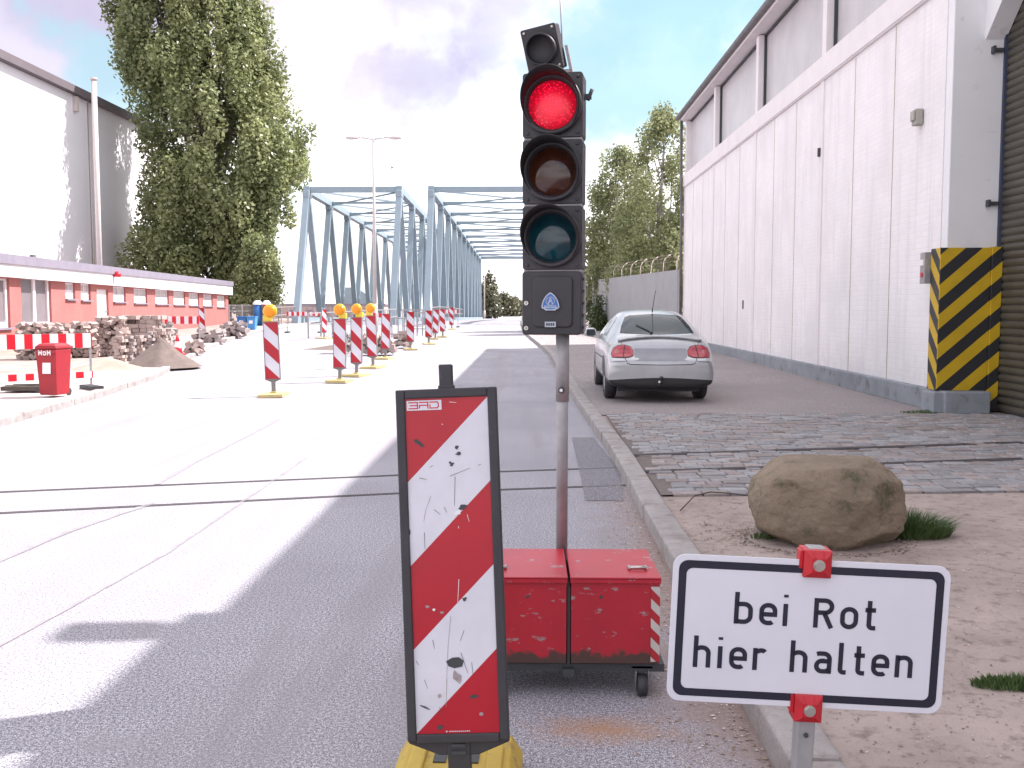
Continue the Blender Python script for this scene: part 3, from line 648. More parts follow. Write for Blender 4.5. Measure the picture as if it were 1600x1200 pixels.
# ------------------------------------------------------------------ steel bridge
M['bridge'] = mat('pale_blue_steel', (0.235, 0.30, 0.345), (0.205, 0.265, 0.305), 1.0, .55)
D0, D1 = 70.0, 154.0
drift = -13 / 1560; sink = -16 / 1560
def truss_pt(x0, y, z0): return Vector((x0 + drift * (y - 70), y, z0 + sink * (y - 70)))
def zt(x0): return W(700, 291, 70).z
ZT = zt(0); ZB = .35
Lx, Mx, Nx = W(480, 293, 70).x, W(624, 293, 70).x, W(674, 293, 70).x
Px = 3.1
def bridge(name, xa, xb, label):
    t = thing(name, (xa, 70, 0), label, 'bridge')
    o0 = Vector((xa, 70, 0))
    def p(x, y, z): return truss_pt(x, y, z) - o0
    tops = [70 + 8 * i for i in range(11)]; bots = [66 + 8 * i + (0 if i == 0 else 0) for i in range(12)]
    for x in (xa, xb):
        mb = MB(); mb.beam(p(x, 69.7, ZT - .25), p(x, 150.3, ZT - .25), .42, .5); mb.build('top_chord', M['bridge'], t, bevel=.02)
        mb = MB(); mb.beam(p(x, 65.5, ZB + .1), p(x, 155, ZB + .1), .42, .6); mb.build('bottom_chord', M['bridge'], t)
        for i, yb in enumerate(bots):
            if i > 0: mb = MB(); mb.beam(p(x, tops[i - 1], ZT - .4), p(x, yb, ZB + .2), .36, .40, (1, 0, 0)); mb.build('web_member', M['bridge'], t)
            if i < 11:
                wd = .62 if i == 0 else .36
                mb = MB(); mb.beam(p(x, yb, ZB + .2), p(x, tops[i], ZT - .4), wd, .40, (1, 0, 0)); mb.build('end_post' if i == 0 else 'web_member', M['bridge'], t)
    for x in (xa, xb):
        for i, y in enumerate(tops):
            mb = MB(); mb.beam(p(x, y - .55, ZT - .55), p(x, y + .55, ZT - .55), .44, .5); mb.build('gusset_plate', M['bridge'], t, bevel=.05)
    for i, y in enumerate(tops):
        hh = .38 if i in (0, 10) else .16
        mb = MB(); mb.beam(p(xa + .2, y, ZT - .22), p(xb - .2, y, ZT - .22), .3 if i in (0, 10) else .16, hh); mb.build('portal_beam' if i in (0, 10) else 'cross_strut', M['bridge'], t)
        if i < 10:
            mb = MB(); mb.beam(p(xa + .2, y, ZT - .3), p(xb - .2, y + 8, ZT - .3), .1, .12); mb.build('wind_brace', M['bridge'], t)
            mb = MB(); mb.beam(p(xb - .2, y, ZT - .42), p(xa + .2, y + 8, ZT - .42), .1, .1); mb.build('wind_brace', M['bridge'], t)
    return t
bridge('truss_bridge', Lx, Mx, 'narrower left span of the pale blue steel truss bridge, nearest the tall poplar')
bridge('truss_bridge', Nx, Px, 'wider right span of the pale blue steel truss bridge, behind the traffic signal')
# railing strips on the bridge
def railing(name, x0, x1, y0, y1, h, label, sp=2.0, m='steel'):
    t = thing(name, (x0, y0, rz(y0) + KH), label, 'railing'); n_ = max(2, int((y1 - y0) / sp))
    P_ = [Vector((x0 + (x1 - x0) * i / n_, y0 + (y1 - y0) * i / n_, 0)) for i in range(n_ + 1)]
    loc = [Vector((q.x - x0, q.y - y0, rz(q.y) - rz(y0))) for q in P_]
    for q in loc:
        mb = MB(); mb.beam(q, q + Vector((0, 0, h)), .06, .06, (0, 1, 0)); mb.build('post', M[m], t)
    for hh in (h, h * .55):
        mb = MB()
        for a, b in zip(loc, loc[1:]): mb.beam(a + Vector((0, 0, hh)), b + Vector((0, 0, hh)), .05, .05)
        mb.build('rail', M[m], t)
    return t
railing('railing', -6.2, -7.2, 62, 110, 1.05, 'grey steel railing along the inner edge of the right bridge lane')
railing('railing', -8.9, -8.0, 40, 60, 1.0, 'scaffold tube railing among the roadworks in front of the bridge')
railing('railing', -15.4, -16.6, 58, 120, 1.1, 'grey railing along the outer left side of the bridge approach')

# ------------------------------------------------------------------ street lamp, far lamp, bird
M['lamppost'] = mat('pale_lamp_post', (0.52, 0.46, 0.43), (0.46, 0.41, 0.39), 2, .6)
def street_lamp(loc, h, arm, label, r=.09, two=True):
    t = thing('street_lamp', loc, label, 'street lamp')
    mb = MB(); mb.cyl((0, 0, 0), (0, 0, 1.4), r * 1.35, n=12); mb.cyl((0, 0, 1.4), (0, 0, h), r * 1.05, r * .6, 12); mb.build('pole', M['lamppost'], t)
    for s in ((-1, 1) if two else (1,)):
        mb = MB(); mb.tube([Vector((0, 0, h - .05)), Vector((s * arm * .4, 0, h + .03)), Vector((s * arm * .72, 0, h + .03))], .035, 8); mb.build('arm', M['lamppost'], t)
        mb = MB(); mb.lathe([(0, -.28), (.06, -.26), (.095, 0), (.06, .3), (0, .32)], Matrix.Translation((s * (arm * .8), 0, h + .02)) @ Matrix.Rotation(R(90), 4, 'Y'), 12); mb.build('lamp_head', M['lamppost'], t)
    return t
lp = W(586, 480, 50); lp.z = rz(50) + .05; lt = W(584, 216, 50)
street_lamp(lp, lt.z - lp.z, 1.35, 'tall pale twin-arm street lamp standing between the two bridge spans')
lp = W(757, 480, 172); lp.z = rz(172); street_lamp(lp, W(757, 417, 172).z - lp.z, 2.2, 'distant single-arm street lamp by the far end of the bridge', .13, False)
bd = thing('bird', W(613, 262, 60), 'small gull flying just right of the tall twin-arm street lamp', 'bird', rot=(0, R(20), R(30)))
mb = MB(); mb.lathe([(0, -.2), (.035, -.16), (.055, -.05), (.05, .05), (.02, .17), (0, .22)], Matrix.Rotation(R(90), 4, 'X'), 10)
mb.add([(0, -.05, .02), (0, .08, .02), (.22, .03, .09), (.45, .12, .03), (.2, -.06, .08)], [(0, 1, 2, 4), (4, 2, 3)])
mb.add([(0, -.05, .02), (0, .08, .02), (-.22, .03, .09), (-.45, .12, .03), (-.2, -.06, .08)], [(0, 1, 2, 4), (4, 2, 3)]); mb.build('body', M['steel'], bd)

# ------------------------------------------------------------------ white hall (left, far)
HX = -31.5
hz = W(0, 85, (HX + 0.0) / (W(0, 85, 1).x)).z
hy1 = 87.0
hall = thing('white_hall', (HX, 40, 0), 'tall windowless white hall with dark roof edge behind the low red building', 'building')
M['hallwall'] = mat('hall_white', (0.72, 0.70, 0.73), (0.69, 0.67, 0.70), .4, .8)
M['hallroof'] = mat('hall_roof', (0.13, 0.11, 0.12), None, 1, .8)
mb = MB(); mb.box((-12, (hy1 - 40) / 2 - 10, hz / 2 - .2), (24, hy1 - 40 + 20, hz - .4)); mb.build('wall', M['hallwall'], hall)
mb = MB(); mb.box((-12, (hy1 - 40) / 2 - 10, hz - .15), (25, hy1 - 40 + 21, .5)); mb.build('roof', M['hallroof'], hall)
def hallpt(px, py):
    d = ray(px, py); t = (HX) / d.x; return Vector((0, 0, CAMH)) + d * t
p = hallpt(137, 200); mb = MB(); mb.cyl((.12, p.y - 40, 0), (.12, p.y - 40, hz - .5), .07, n=8); mb.build('downpipe', M['lamppost'], hall)
p = hallpt(115, 160); mb = MB(); mb.box((.15, p.y - 40, hz - 1.0), (.3, .35, 1.0)); mb.build('rain_hopper', M['lamppost'], hall)
p = W(152, 300, 58); pt = W(149, 125, 58)
ch = thing('flue_pipe', (p.x, 58, 0), 'slim tall flue pipe in front of the white hall', 'chimney')
mb = MB(); mb.cyl((0, 0, 0), (0, 0, pt.z), .15, n=14); mb.build('pipe', M['lamppost'], ch)
mb = MB(); mb.cyl((0, 0, pt.z), (0, 0, pt.z + .12), .2, n=14); mb.build('cap', M['lamppost'], ch)

# ------------------------------------------------------------------ low red building (left)
A = W(-60, 480, 28.5); B = W(357, 480, 66); A.z = B.z = 0
Uax = (B - A).normalized(); Nax = Vector((Uax.y, -Uax.x, 0)); FL = (B - A).length
redb = thing('low_building', (A.x, A.y, 0), 'long low red brick building with white fascia and flat roof on the left', 'building', rot=(0, 0, math.atan2(Uax.y, Uax.x)))
def FP(px, py):
    d = ray(px, py); o_ = Vector((0, 0, CAMH)); t = (A - o_).dot(Nax) / d.dot(Nax); q = o_ + d * t; return (q - A).dot(Uax), q.z
M['redbrick'] = brick_mat('red_brick', (0.40, 0.14, 0.125), (0.36, 0.125, 0.115), 1.15, .2)
M['fascia'] = mat('white_fascia', (0.75, 0.73, 0.74), None, 1, .7)
M['roofedge'] = mat('grey_roof_edge', (0.22, 0.2, 0.25), None, 2, .7)
M['pane'] = mat('window_pane', (0.22, 0.19, 0.2), (0.15, 0.13, 0.14), .9, .2)
M['winwhite'] = mat('white_window_frame', (0.78, 0.75, 0.78), None, 1, .5)
M['drawn'] = mat('drawn_blind', (0.6, 0.55, 0.54), (0.5, 0.46, 0.45), 1, .8)
z0 = .2
rtop = [FP(0, 397), FP(357, 440)]; fbot = [FP(0, 432.5), FP(357, 461)]
def lin(pp, s_): (a, za), (b, zb) = pp; return za + (zb - za) * (s_ - a) / (b - a)
# local frame: x along facade, y into building (+) -> facade at y=0 ; outward is -y
wins = [((-30, 14), 434, 513), ((32, 79), 434, 512), ((102, 117), 442, 467), ((126, 141), 443.5, 469), ((176.5, 196), 448, 471.5), ((209, 229.6), 451, 473.5), ((242.5, 263.4), 453, 475), ((271, 289), 455.6, 476), ((295, 311), 458, 477), ((317.6, 332), 460, 478), ((339, 352), 462, 479.5)]
door_ = ((151, 169), 452, 497)
holes = []
for (a, b), t_, bt in wins: holes.append((FP(a, t_)[0], FP(b, t_)[0], FP((a + b) / 2, bt)[1], FP((a + b) / 2, t_)[1], 'w'))
holes.append((FP(151, 452)[0], FP(169, 452)[0], .35, FP(160, 452)[1], 'd')); holes.sort()
mb = MB(); x = -.5; WT = .3
def zt_(s_): return lin(fbot, s_)
def wallseg(x0, x1, za, zb=None):
    if x1 - x0 < .01: return
    t0 = zt_(x0) if zb is None else zb; t1 = zt_(x1) if zb is None else zb
    vs = [(x0, 0, za), (x1, 0, za), (x1, 0, t1), (x0, 0, t0), (x0, WT, za), (x1, WT, za), (x1, WT, t1), (x0, WT, t0)]
    mb.add(vs, [(0, 1, 2, 3), (4, 7, 6, 5), (0, 3, 7, 4), (1, 5, 6, 2), (0, 4, 5, 1), (3, 2, 6, 7)])
for a, b, zb_, zt2, kd in holes:
    wallseg(x, a, z0 - .4); wallseg(a, b, z0 - .4, zb_)
    if zt2 < min(zt_(a), zt_(b)) - .02: wallseg(a, b, zt2)
    x = b
wallseg(x, FL, z0 - .4); mb.box((FL - .15, 4, 1.3), (.3, 7.3, 2.8)); mb.box((FL / 2, 7.9, 1.3), (FL, .3, 2.8))
mb.build('wall', M['redbrick'], redb, recalc=False)
def slab(y0, y1, zlo, zhi, name, m):
    mb = MB(); vs = []
    for s_ in (-1, FL + .25):
        for y in (y0, y1):
            vs += [(s_, y, zlo(s_)), (s_, y, zhi(s_))]
    mb.add(vs, [(0, 1, 3, 2), (4, 6, 7, 5), (0, 4, 5, 1), (2, 3, 7, 6), (0, 2, 6, 4), (1, 5, 7, 3)]); return mb.build(name, m, redb)
slab(-.25, 8.2, lambda s: lin(fbot, s), lambda s: lin(rtop, s) - .30, 'fascia', M['fascia'])
slab(-.32, 8.3, lambda s: lin(rtop, s) - .30, lambda s: lin(rtop, s), 'roof', M['roofedge'])
for a, b, zb_, zt2, kd in holes:
    if kd == 'd':
        mb = MB(); mb.box(((a + b) / 2, .12, (zb_ + zt2) / 2), (b - a, .06, zt2 - zb_)); d_ = mb.build('door', M['winwhite'], redb)
        mb = MB(); mb.box((b - .15, .06, 1.3), (.14, .05, .04)); mb.build('handle', M['steel'], d_); continue
    big = (zt2 - zb_) > 1.3
    mb = MB(); fw = .07
    if big:
        k = 2
        for i in range(k + 1): xx = a + fw / 2 + (b - a - fw) * i / k; mb.box((xx, .12, (zb_ + zt2) / 2), (.22 if i else .1, .08, zt2 - zb_))
        mb.box(((a + b) / 2, .12, zb_ + .09), (b - a, .079, .18)); mb.box(((a + b) / 2, .12, zt2 - .03), (b - a, .079, .06))
    else:
        for xx in (a + fw / 2, b - fw / 2): mb.box((xx, .12, (zb_ + zt2) / 2), (fw, .08, zt2 - zb_))
        mb.box(((a + b) / 2, .12, zb_ + .17), (b - a, .079, .34)); mb.box(((a + b) / 2, .12, zt2 - .03), (b - a, .079, .06)); mb.box(((a + b) / 2, .12, (zb_ + zt2) / 2), (.05, .077, zt2 - zb_))
    w_ = mb.build('window', M['winwhite'], redb)
    mb = MB(); mb.box(((a + b) / 2, .15, (zb_ + zt2) / 2), (b - a, .02, zt2 - zb_)); mb.build('pane', M['pane'] if big else M['drawn'], w_)
    mb = MB(); mb.box(((a + b) / 2, -.03, zb_ - .03), (b - a + .1, .12, .06)); mb.build('sill', M['roofedge'], w_)
s_, z_ = FP(168, 429); mb = MB(); mb.lathe([(0, -.1), (.14, -.1), (.16, 0), (.1, .12), (0, .14)], Matrix.Translation((s_, -.4, z_)), 12); mb.build('alarm_lamp', M['brandred'], redb)
s_, z_ = FP(96, 405); mb = MB(); mb.cyl((s_, 1, z_ - .6), (s_, 1, z_ + .15), .12, n=10); mb.build('roof_vent', M['dark'], redb)

# ------------------------------------------------------------------ warning beacons
RED = (0.44, 0.002, 0.016); WHT = (0.66, 0.655, 0.72)
M['stripeL'] = stripe_mat('beacon_stripes', RED, WHT, lambda n, X, Z, Y: vmath(n, 'DIVIDE', vmath(n, 'ADD', vmath(n, 'SUBTRACT', 1.236, Z), vmath(n, 'ADD', X, .1175)), .2365), .35, (0.3, 0.28, 0.3), .72, 22)
M['stripeR'] = stripe_mat('beacon_stripes_mirrored', RED, WHT, lambda n, X, Z, Y: vmath(n, 'DIVIDE', vmath(n, 'ADD', vmath(n, 'SUBTRACT', 1.236, Z), vmath(n, 'SUBTRACT', .1175, X)), .2365), .35)
M['greyframe'] = mat('grey_beacon_frame', (0.2, 0.19, 0.2), None, 6, .6)
ZB0 = .29       # lower edge of inner panel
def beacon(near):
    t = thing('warning_beacon', (0, 0, 0), 'x', 'warning beacon'); fr = M['rubber'] if near else M['greyframe']
    e = .026 if near else .010
    hw_ = .1175
    mb = MB(); mb.prism([(-hw_, ZB0), (hw_, ZB0), (hw_, 1.236), (-hw_, 1.236)], .010, Matrix.Translation((0, -.013, 0))); pn = mb.build('panel', M['stripeL'] if near else M['stripeR'], t)
    W2 = hw_ + e
    mb = MB()
    mb.prism([(-W2, ZB0 - .03), (-.055, .225), (.055, .225), (W2, ZB0 - .03), (W2, 1.236 + e), (-W2, 1.236 + e)] if near else [(-W2, ZB0 - .012), (-.03, .235), (.03, .235), (W2, ZB0 - .012), (W2, 1.236 + e), (-W2, 1.236 + e)], .03, Matrix.Translation((0, -.0035, 0)))
    for x0, x1, za, zb in ((-W2, -hw_, ZB0 - .02, 1.236 + e), (hw_, W2, ZB0 - .02, 1.236 + e)): mb.box(((x0 + x1) / 2, -.0105, (za + zb) / 2), (e, .02, zb - za))
    mb.box((0, -.0105, 1.236 + e / 2), (2 * hw_, .019, e)); mb.box((0, -.0105, ZB0 - e / 2), (2 * hw_, .019, e))
    mb.box((0, .01, .17), (.065, .035, .2))
    frame = mb.build('frame', fr, t, bevel=.004 if near else 0)
    if near:
        mb = MB()
        for zz in (.255, .235): mb.box((0, -.008, zz), (.04, .012, .009))
        mb.build('rivet', M['dark'], frame)
        mb = MB(); mb.box((0, .008, 1.262), (.046, .03, .02)); mb.box((0, .008, 1.298), (.039, .026, .066)); mb.build('plug', M['rubber'], t, bevel=.004)
        mb = MB(); mb.prism([(-.2, 0), (.2, 0), (.2, .045), (.165, .10), (-.165, .10), (-.2, .045)], .8, Matrix.Translation((0, -.33, 0)));
        mb.box((0, .01, .115), (.14, .12, .04)); mb.box((-.12, .12, .103), (.05, .5, .022)); mb.box((.12, .12, .103), (.05, .5, .022)); mb.box((0, .42, .103), (.19, .05, .022)); mb.build('foot', M['yellow'], t, bevel=.007)
        [c for c in t.children if c.name.startswith('foot')][0].location.x = -.045
        for sx in (-1, 1):
            mb = MB(); mb.box((sx * .05 - .045, .30, .101), (.04, .09, .008)); mb.build('foot_slot', M['dark'], t)
    else:
        mb = MB(); mb.box((0, 0, .025), (.40, .7, .05)); mb.box((0, 0, .06), (.1, .12, .04)); mb.build('foot', M['yellowfar'], t)
    return t
M['yellowfar'] = mat('pale_yellow_foot', (0.55, 0.44, 0.2), None, 5, .7)
b0 = beacon(True); b0.name = 'warning_beacon'
Bc = W(716, 1150, 2.72)
b0['label'] = 'large scratched red and white warning beacon with black frame in the foreground'
b0.location = (-.189, 2.71, 0); b0.rotation_euler = (0, 0, R(-1.5))
for c in b0.children:
    if c.name.split('.')[0] in ('panel', 'frame', 'plug'): c.rotation_euler = (R(-5.5), R(-2.4), 0); c.location = (0, 0, .012)
bpy.context.view_layer.update(); panel0 = [c for c in b0.children if c.name.startswith('panel')][0]; MI = panel0.matrix_world.inverted()
def onboard(px, py, off=-.0145):
    o_ = MI @ Vector((0, 0, CAMH)); d = MI.to_3x3() @ ray(px, py); t = (off - o_.y) / d.y; q = o_ + d * t; return q.x, q.z
panel0 = [c for c in b0.children if c.name.startswith('panel')][0]
r_ = random.Random(5)
def blob(mb, cx, cz, rx, rz_, ang, y, mat_=0, n=8, jag=.35):
    vs = []
    if rx > 12 * px2m: jag = .14; n = 7
    for i in range(n):
        a = 2 * math.pi * i / n; q = 1 + r_.uniform(-jag, jag); x_ = rx * math.cos(a) * q; z2 = rz_ * math.sin(a) * q
        vs.append((cx + x_ * math.cos(ang) - z2 * math.sin(ang), y, cz + x_ * math.sin(ang) + z2 * math.cos(ang)))
    mb.add([(cx, y, cz)] + vs, [(0, i + 1, (i + 1) % n + 1) for i in range(n)], mat_)
mb = MB(); px2m = 1 / 573
for px, py, a_, b_, ang, m_ in ((655, 693, 9, 3, -40, 0), (722, 793, 7, 4, 20, 0), (716, 800, 7, 4, 40, 1), (711, 1035, 14, 10, 10, 0), (714, 1058, 6, 9, 20, 2), (686, 1088, 3, 4, 0, 2), (741, 1088, 8, 3, 5, 0), (726, 936, 4, 3, 20, 0), (713, 699, 4, 3, 20, 0), (706, 726, 4, 2, 30, 0), (716, 709, 4, 3, 10, 0), (688, 1137, 5, 4, 30, 0), (640, 832, 2, 4, 0, 0), (678, 953, 3, 2, 0, 1), (691, 957, 3, 2, 0, 2), (664, 1105, 9, 1.2, -25, 0), (752, 1116, 4, 3, 0, 2), (703, 723, 2, 2, 0, 0), (668, 948, 3, 2, 0, 2)):
    x_, z_ = onboard(px, py); blob(mb, x_, z_, a_ * px2m, b_ * px2m, R(ang), -.0145 - (.0006 if m_ == 0 else 0), m_)
def scratch(mb, pts, w_, y, m_):
    P_ = [Vector((*onboard(*p), 0)) for p in pts]
    for a, b in zip(P_, P_[1:]):
        d = (b - a).normalized(); q = Vector((-d.y, d.x, 0)) * w_ / 2
        mb.add([((a - q).x, y, (a - q).y), ((a + q).x, y, (a + q).y), ((b + q * .6).x, y, (b + q * .6).y), ((b - q * .6).x, y, (b - q * .6).y)], [(0, 1, 2, 3)], m_)
for pts in ([(673, 775), (665, 798), (662, 815)], [(663, 832), (664, 858)], [(711, 745), (710, 790)], [(704, 963), (700, 1010), (698, 1060), (697, 1105)], [(720, 1020), (731, 1052)], [(737, 1035), (739, 1055)], [(676, 1000), (679, 1014)], [(703, 744), (735, 731)], [(747, 727), (752, 725)], [(655, 747), (667, 749)], [(725, 985), (719, 1002)], [(650, 1033), (655, 1040)], [(678, 796), (688, 804)], [(694, 792), (698, 801)], [(687, 1105), (690, 1120)], [(663, 1062), (668, 1076)], [(672, 730), (677, 727)]):
    scratch(mb, pts, .0014, -.0142, 2 if len(pts) > 2 else 0)
for pts in ([(717, 905), (715, 945)], [(706, 1050), (708, 1040)], [(730, 804), (733, 815)], [(716, 822), (717, 826)], [(690, 662), (692, 664)], [(702, 628), (713, 629)]): scratch(mb, pts, .0016, -.0141, 1)
mb.build('scratch', [M['dark'], M['white'], mat('grey_brown_scuff', (.27, .21, .21), (.4, .36, .38), 60, .7)], panel0)
# maker's sticker with the letters B A D
def strokes(mb, lines, w_, tf, y, m_=0, cap=True):
    for ln in lines:
        for a, b in zip(ln, ln[1:]):
            a2 = Vector(tf(*a)); b2 = Vector(tf(*b)); d = (b2 - a2)
            if d.length < 1e-7: continue
            d.normalize(); q = Vector((-d.y, d.x)) * w_ / 2; e = d * w_ * .5 if cap else d * 0
            P_ = [a2 - q - e, a2 + q - e, b2 + q + e, b2 - q + e]; mb.add([(p_.x, y, p_.y) for p_ in P_], [(0, 1, 2, 3)], m_)
x0, z1 = onboard(626, 627); x1, z2 = onboard(690, 640); x0 = max(x0, -.113)
mb = MB(); mb.add([(x0, -.0142, z2), (x1, -.0142, z2), (x1, -.0142, z1), (x0, -.0142, z1)], [(0, 1, 2, 3)], 0)
wd = x1 - x0; hh = z1 - z2
glyph = [[[(0, 1), (1, 1), (1, 0), (0, 0)], [(.15, .5), (1, .5)]], [[(0, 1), (1, 1), (1, 0)], [(0, .5), (1, .5)], [(0, .1), (0, .5)]], [[(0, 1), (.85, 1), (1, .75), (1, .25), (.85, 0), (0, 0), (0, .55)]]]
for i, gl in enumerate(glyph):
    strokes(mb, gl, .0034, lambda u, v, i=i: (x0 + wd * (.07 + .3 * i + .24 * u), z2 + hh * (.2 + .6 * v)), -.0144, 1)
mb.build('sticker', [M['signwhite'], M['brandred']], panel0)
mb = MB(); xa, za = onboard(698, 1143)
mb.add([(xa - .002, -.0144, za - .002), (xa + .002, -.0144, za - .002), (xa + .002, -.0144, za + .002), (xa - .002, -.0144, za + .002)], [(0, 1, 2, 3)])
for i in range(11):
    xx = xa + .007 + i * .0055; mb.add([(xx, -.0144, za - .0013), (xx + .004, -.0144, za - .0013), (xx + .0036, -.0144, za + .0016), (xx + .0004, -.0144, za + .0016)], [(0, 1, 2, 3)])
mb.build('print_line', M['signwhite'], panel0)

far0 = beacon(False)
M['amber'] = mat('amber_lens', (0.95, 0.33, 0.01), (0.85, 0.25, 0.005), 30, .25)
M['lampyellow'] = mat('yellow_lamp_case', (0.85, 0.6, 0.06), None, 9, .45)
def blinker(parent, side):
    mb = MB(); Mx = Matrix.Translation((.0, 0, 1.42)) @ Matrix.Rotation(R(90), 4, 'X')
    mb.lathe([(0, .055), (.07, .05), (.095, .028), (.1, 0), (.095, -.028), (.07, -.05), (0, -.055)], Mx, 24); mb.build('lamp_lens', M['amber'], parent)
    mb = MB(); mb.lathe([(.101, .02), (.118, .014), (.118, -.014), (.101, -.02)], Mx, 24); mb.box((side * .06, .05, 1.30), (.13, .09, .11)); mb.box((0, .02, 1.30), (.05, .05, .10)); mb.build('lamp_case', M['lampyellow'], parent, bevel=.01)
rows = [(428, 618, True, -1, 'amber-lamp beacon standing alone on the open road left of the row'),
        (531, 602, True, 1, 'nearest of the three amber-lamp beacons standing in a slanting row'),
        (557, 589, True, 1, 'second amber-lamp beacon of the slanting row, just behind the nearest'),
        (583, 577, True, -1, 'third amber-lamp beacon of the row, in front of the twin-arm lamp post'),
        (602, 557, False, 1, 'red and white beacon without lamp directly behind the last amber-lamp beacon'),
        (641, 545, False, 1, 'lone lampless beacon between the amber-lamp row and the far cluster'),
        (670, 536, False, 1, 'nearest beacon of the far cluster by the right bridge post'),
        (680, 531, False, 1, 'second beacon of the far cluster, close behind its neighbour'),
        (692, 526, False, 1, 'third beacon of the far cluster at the bridge'),
        (706, 516, False, 1, 'farthest small beacon of the row, at the bridge railing'),
        (507, 531, False, 1, 'thin beacon turned aside, left of the amber-lamp row'),
        (318, 541, False, 1, 'beacon standing among the rubble by the red building'),
        (562, 521, False, 1, 'small far beacon left of the lamp post behind the amber-lamp row')]
ppm = [94, 80, 74, 66, 57, 48, 42.5, 37.5, 35.5, 28, 37, 42, 31]
first = True; proto_l = None
for (px, py, lamp, sd_, lb), pm in zip(rows, ppm):
    Y = F / pm; q = W(px, py, Y); o = far0 if px == 602 else dup(far0)
    q.z = rz(Y) + (0 if px not in (318,) else KH); o.location = q; o['label'] = lb; o['group'] = 'red and white beacons along the roadworks'
    o.rotation_euler = (R(rnd.uniform(-2, 2)), R(rnd.uniform(-2.5, 2.5)), R(rnd.uniform(-14, 14) if px not in (507,) else 50))
    if lamp: blinker(o, sd_)
def merge(dst, src):
    """src's mesh becomes part of dst's mesh (same local frame)"""
    off = len(dst.data.materials)
    for m_ in src.data.materials: dst.data.materials.append(m_)
    bm = bmesh.new(); bm.from_mesh(dst.data); k = len(bm.faces); bm.from_mesh(src.data); bm.faces.ensure_lookup_table()
    for f_ in bm.faces[k:]: f_.material_index += off
    bm.to_mesh(dst.data); bm.free(); bpy.data.objects.remove(src)
for c in list(panel0.children):
    if c.name.startswith('scratch'): merge(panel0, c)

# ------------------------------------------------------------------ traffic signal on battery trolley
sg = thing('traffic_signal', (.10, 4.2, 0), 'portable traffic signal showing red, on a grey pole above a battery trolley', 'traffic light', rot=(0, 0, R(-9)))
HWd = .247; HS = .268; topz = 2.452
def emis(name, base, em, st, rough=.3):
    m, n, p = newmat(name); tcn = n.nodes.new('ShaderNodeTexCoord')
    vo = n.nodes.new('ShaderNodeTexVoronoi'); vo.inputs['Scale'].default_value = 95; n.links.new(tcn.outputs['Object'], vo.inputs[0])
    gr = n.nodes.new('ShaderNodeVectorMath'); gr.operation = 'LENGTH'; n.links.new(tcn.outputs['Object'], gr.inputs[0])
    mr = n.nodes.new('ShaderNodeMapRange'); mr.inputs[1].default_value = .1; mr.inputs[2].default_value = .0; mr.inputs[3].default_value = .28; mr.inputs[4].default_value = 1.25; n.links.new(gr.outputs['Value'], mr.inputs[0])
    sp_ = n.nodes.new('ShaderNodeMapRange'); sp_.inputs[1].default_value = .30; sp_.inputs[2].default_value = .1; sp_.inputs[3].default_value = .45; sp_.inputs[4].default_value = 3.6; n.links.new(vo.outputs['Distance'], sp_.inputs[0])
    n.links.new(vmath(n, 'MULTIPLY', vmath(n, 'MULTIPLY', mr.outputs[0], sp_.outputs[0]), st), p.inputs['Emission Strength'])
    p.inputs['Emission Color'].default_value = c4(em); p.inputs['Base Color'].default_value = c4(base); p.inputs['Roughness'].default_value = rough
    return m
def lensmat(name, a, b):
    m = mat(name, a, b, 18, .12, spec=.6); return m
M['redlens'] = emis('lit_red_lens', (.35, .0, .01), (1.0, .006, .04), .62)
M['amberlens'] = lensmat('unlit_amber_lens', (.06, .014, .005), (.03, .007, .003))
M['greenlens'] = lensmat('unlit_green_lens', (.002, .045, .06), (.001, .02, .032))
for i, lm in enumerate(('redlens', 'amberlens', 'greenlens')):
    zc = topz - HS * (i + .5)
    hp = bpy.data.objects.new('signal_head', None)
    mb = MB(); mb.prism(rrect(HWd, HS - .008, .012, 3), .13, Matrix.Translation((0, -.06, zc)));
    for sx in (-1, 1):
        for sz in (-1, 1): mb.cyl((sx * .103, -.06, zc + sz * .112), (sx * .103, -.066, zc + sz * .112), .008, n=8)
    hd = mb.build('signal_head', M['black'], sg, bevel=.005)
    T = Matrix.Translation((0, -.06, zc)) @ Matrix.Rotation(R(90), 4, 'X')     # local z -> -y (towards the viewer)
    mb = MB(); mb.lathe([(.0, .020), (.04, .018), (.075, .011), (.098, .0)], Matrix.Rotation(R(90), 4, 'X'), 40); ln_ = mb.build('lens', M[lm], hd, loc=(0, -.062, zc))
    mb = MB(); mb.lathe([(.122, -.002), (.122, .024), (.114, .030), (.103, .024), (.099, -.002)], T, 48); mb.build('lens_ring', M['black'], hd)
    # visor : hood, long on top, short at the sides
    mb = MB(); n_ = 40; vs = []; fs = []
    for k in range(n_ + 1):
        a = R(-62 + (180 + 124) * k / n_); el = .185 * (max(0, math.sin((a + R(62)) / R(304) * math.pi))) ** .55 * (.62 + .38 * math.sin(a)) 
        for rr in (.116, .112):
            for dz in (.015, max(.02, el)): 
                fl_ = 1 + .05 * dz / .185; vs.append(T @ Vector((rr * fl_ * math.cos(a), rr * fl_ * math.sin(a), dz)))
    for k in range(n_):
        a_ = 4 * k; b_ = a_ + 4; fs += [(a_, b_, b_ + 1, a_ + 1), (a_ + 2, a_ + 3, b_ + 3, b_ + 2), (a_ + 1, b_ + 1, b_ + 3, a_ + 3)]
    mb.add(vs, fs, 0, True); mb.build('visor', M['lensblack'], hd, recalc=False)
    bpy.data.objects.remove(hp)
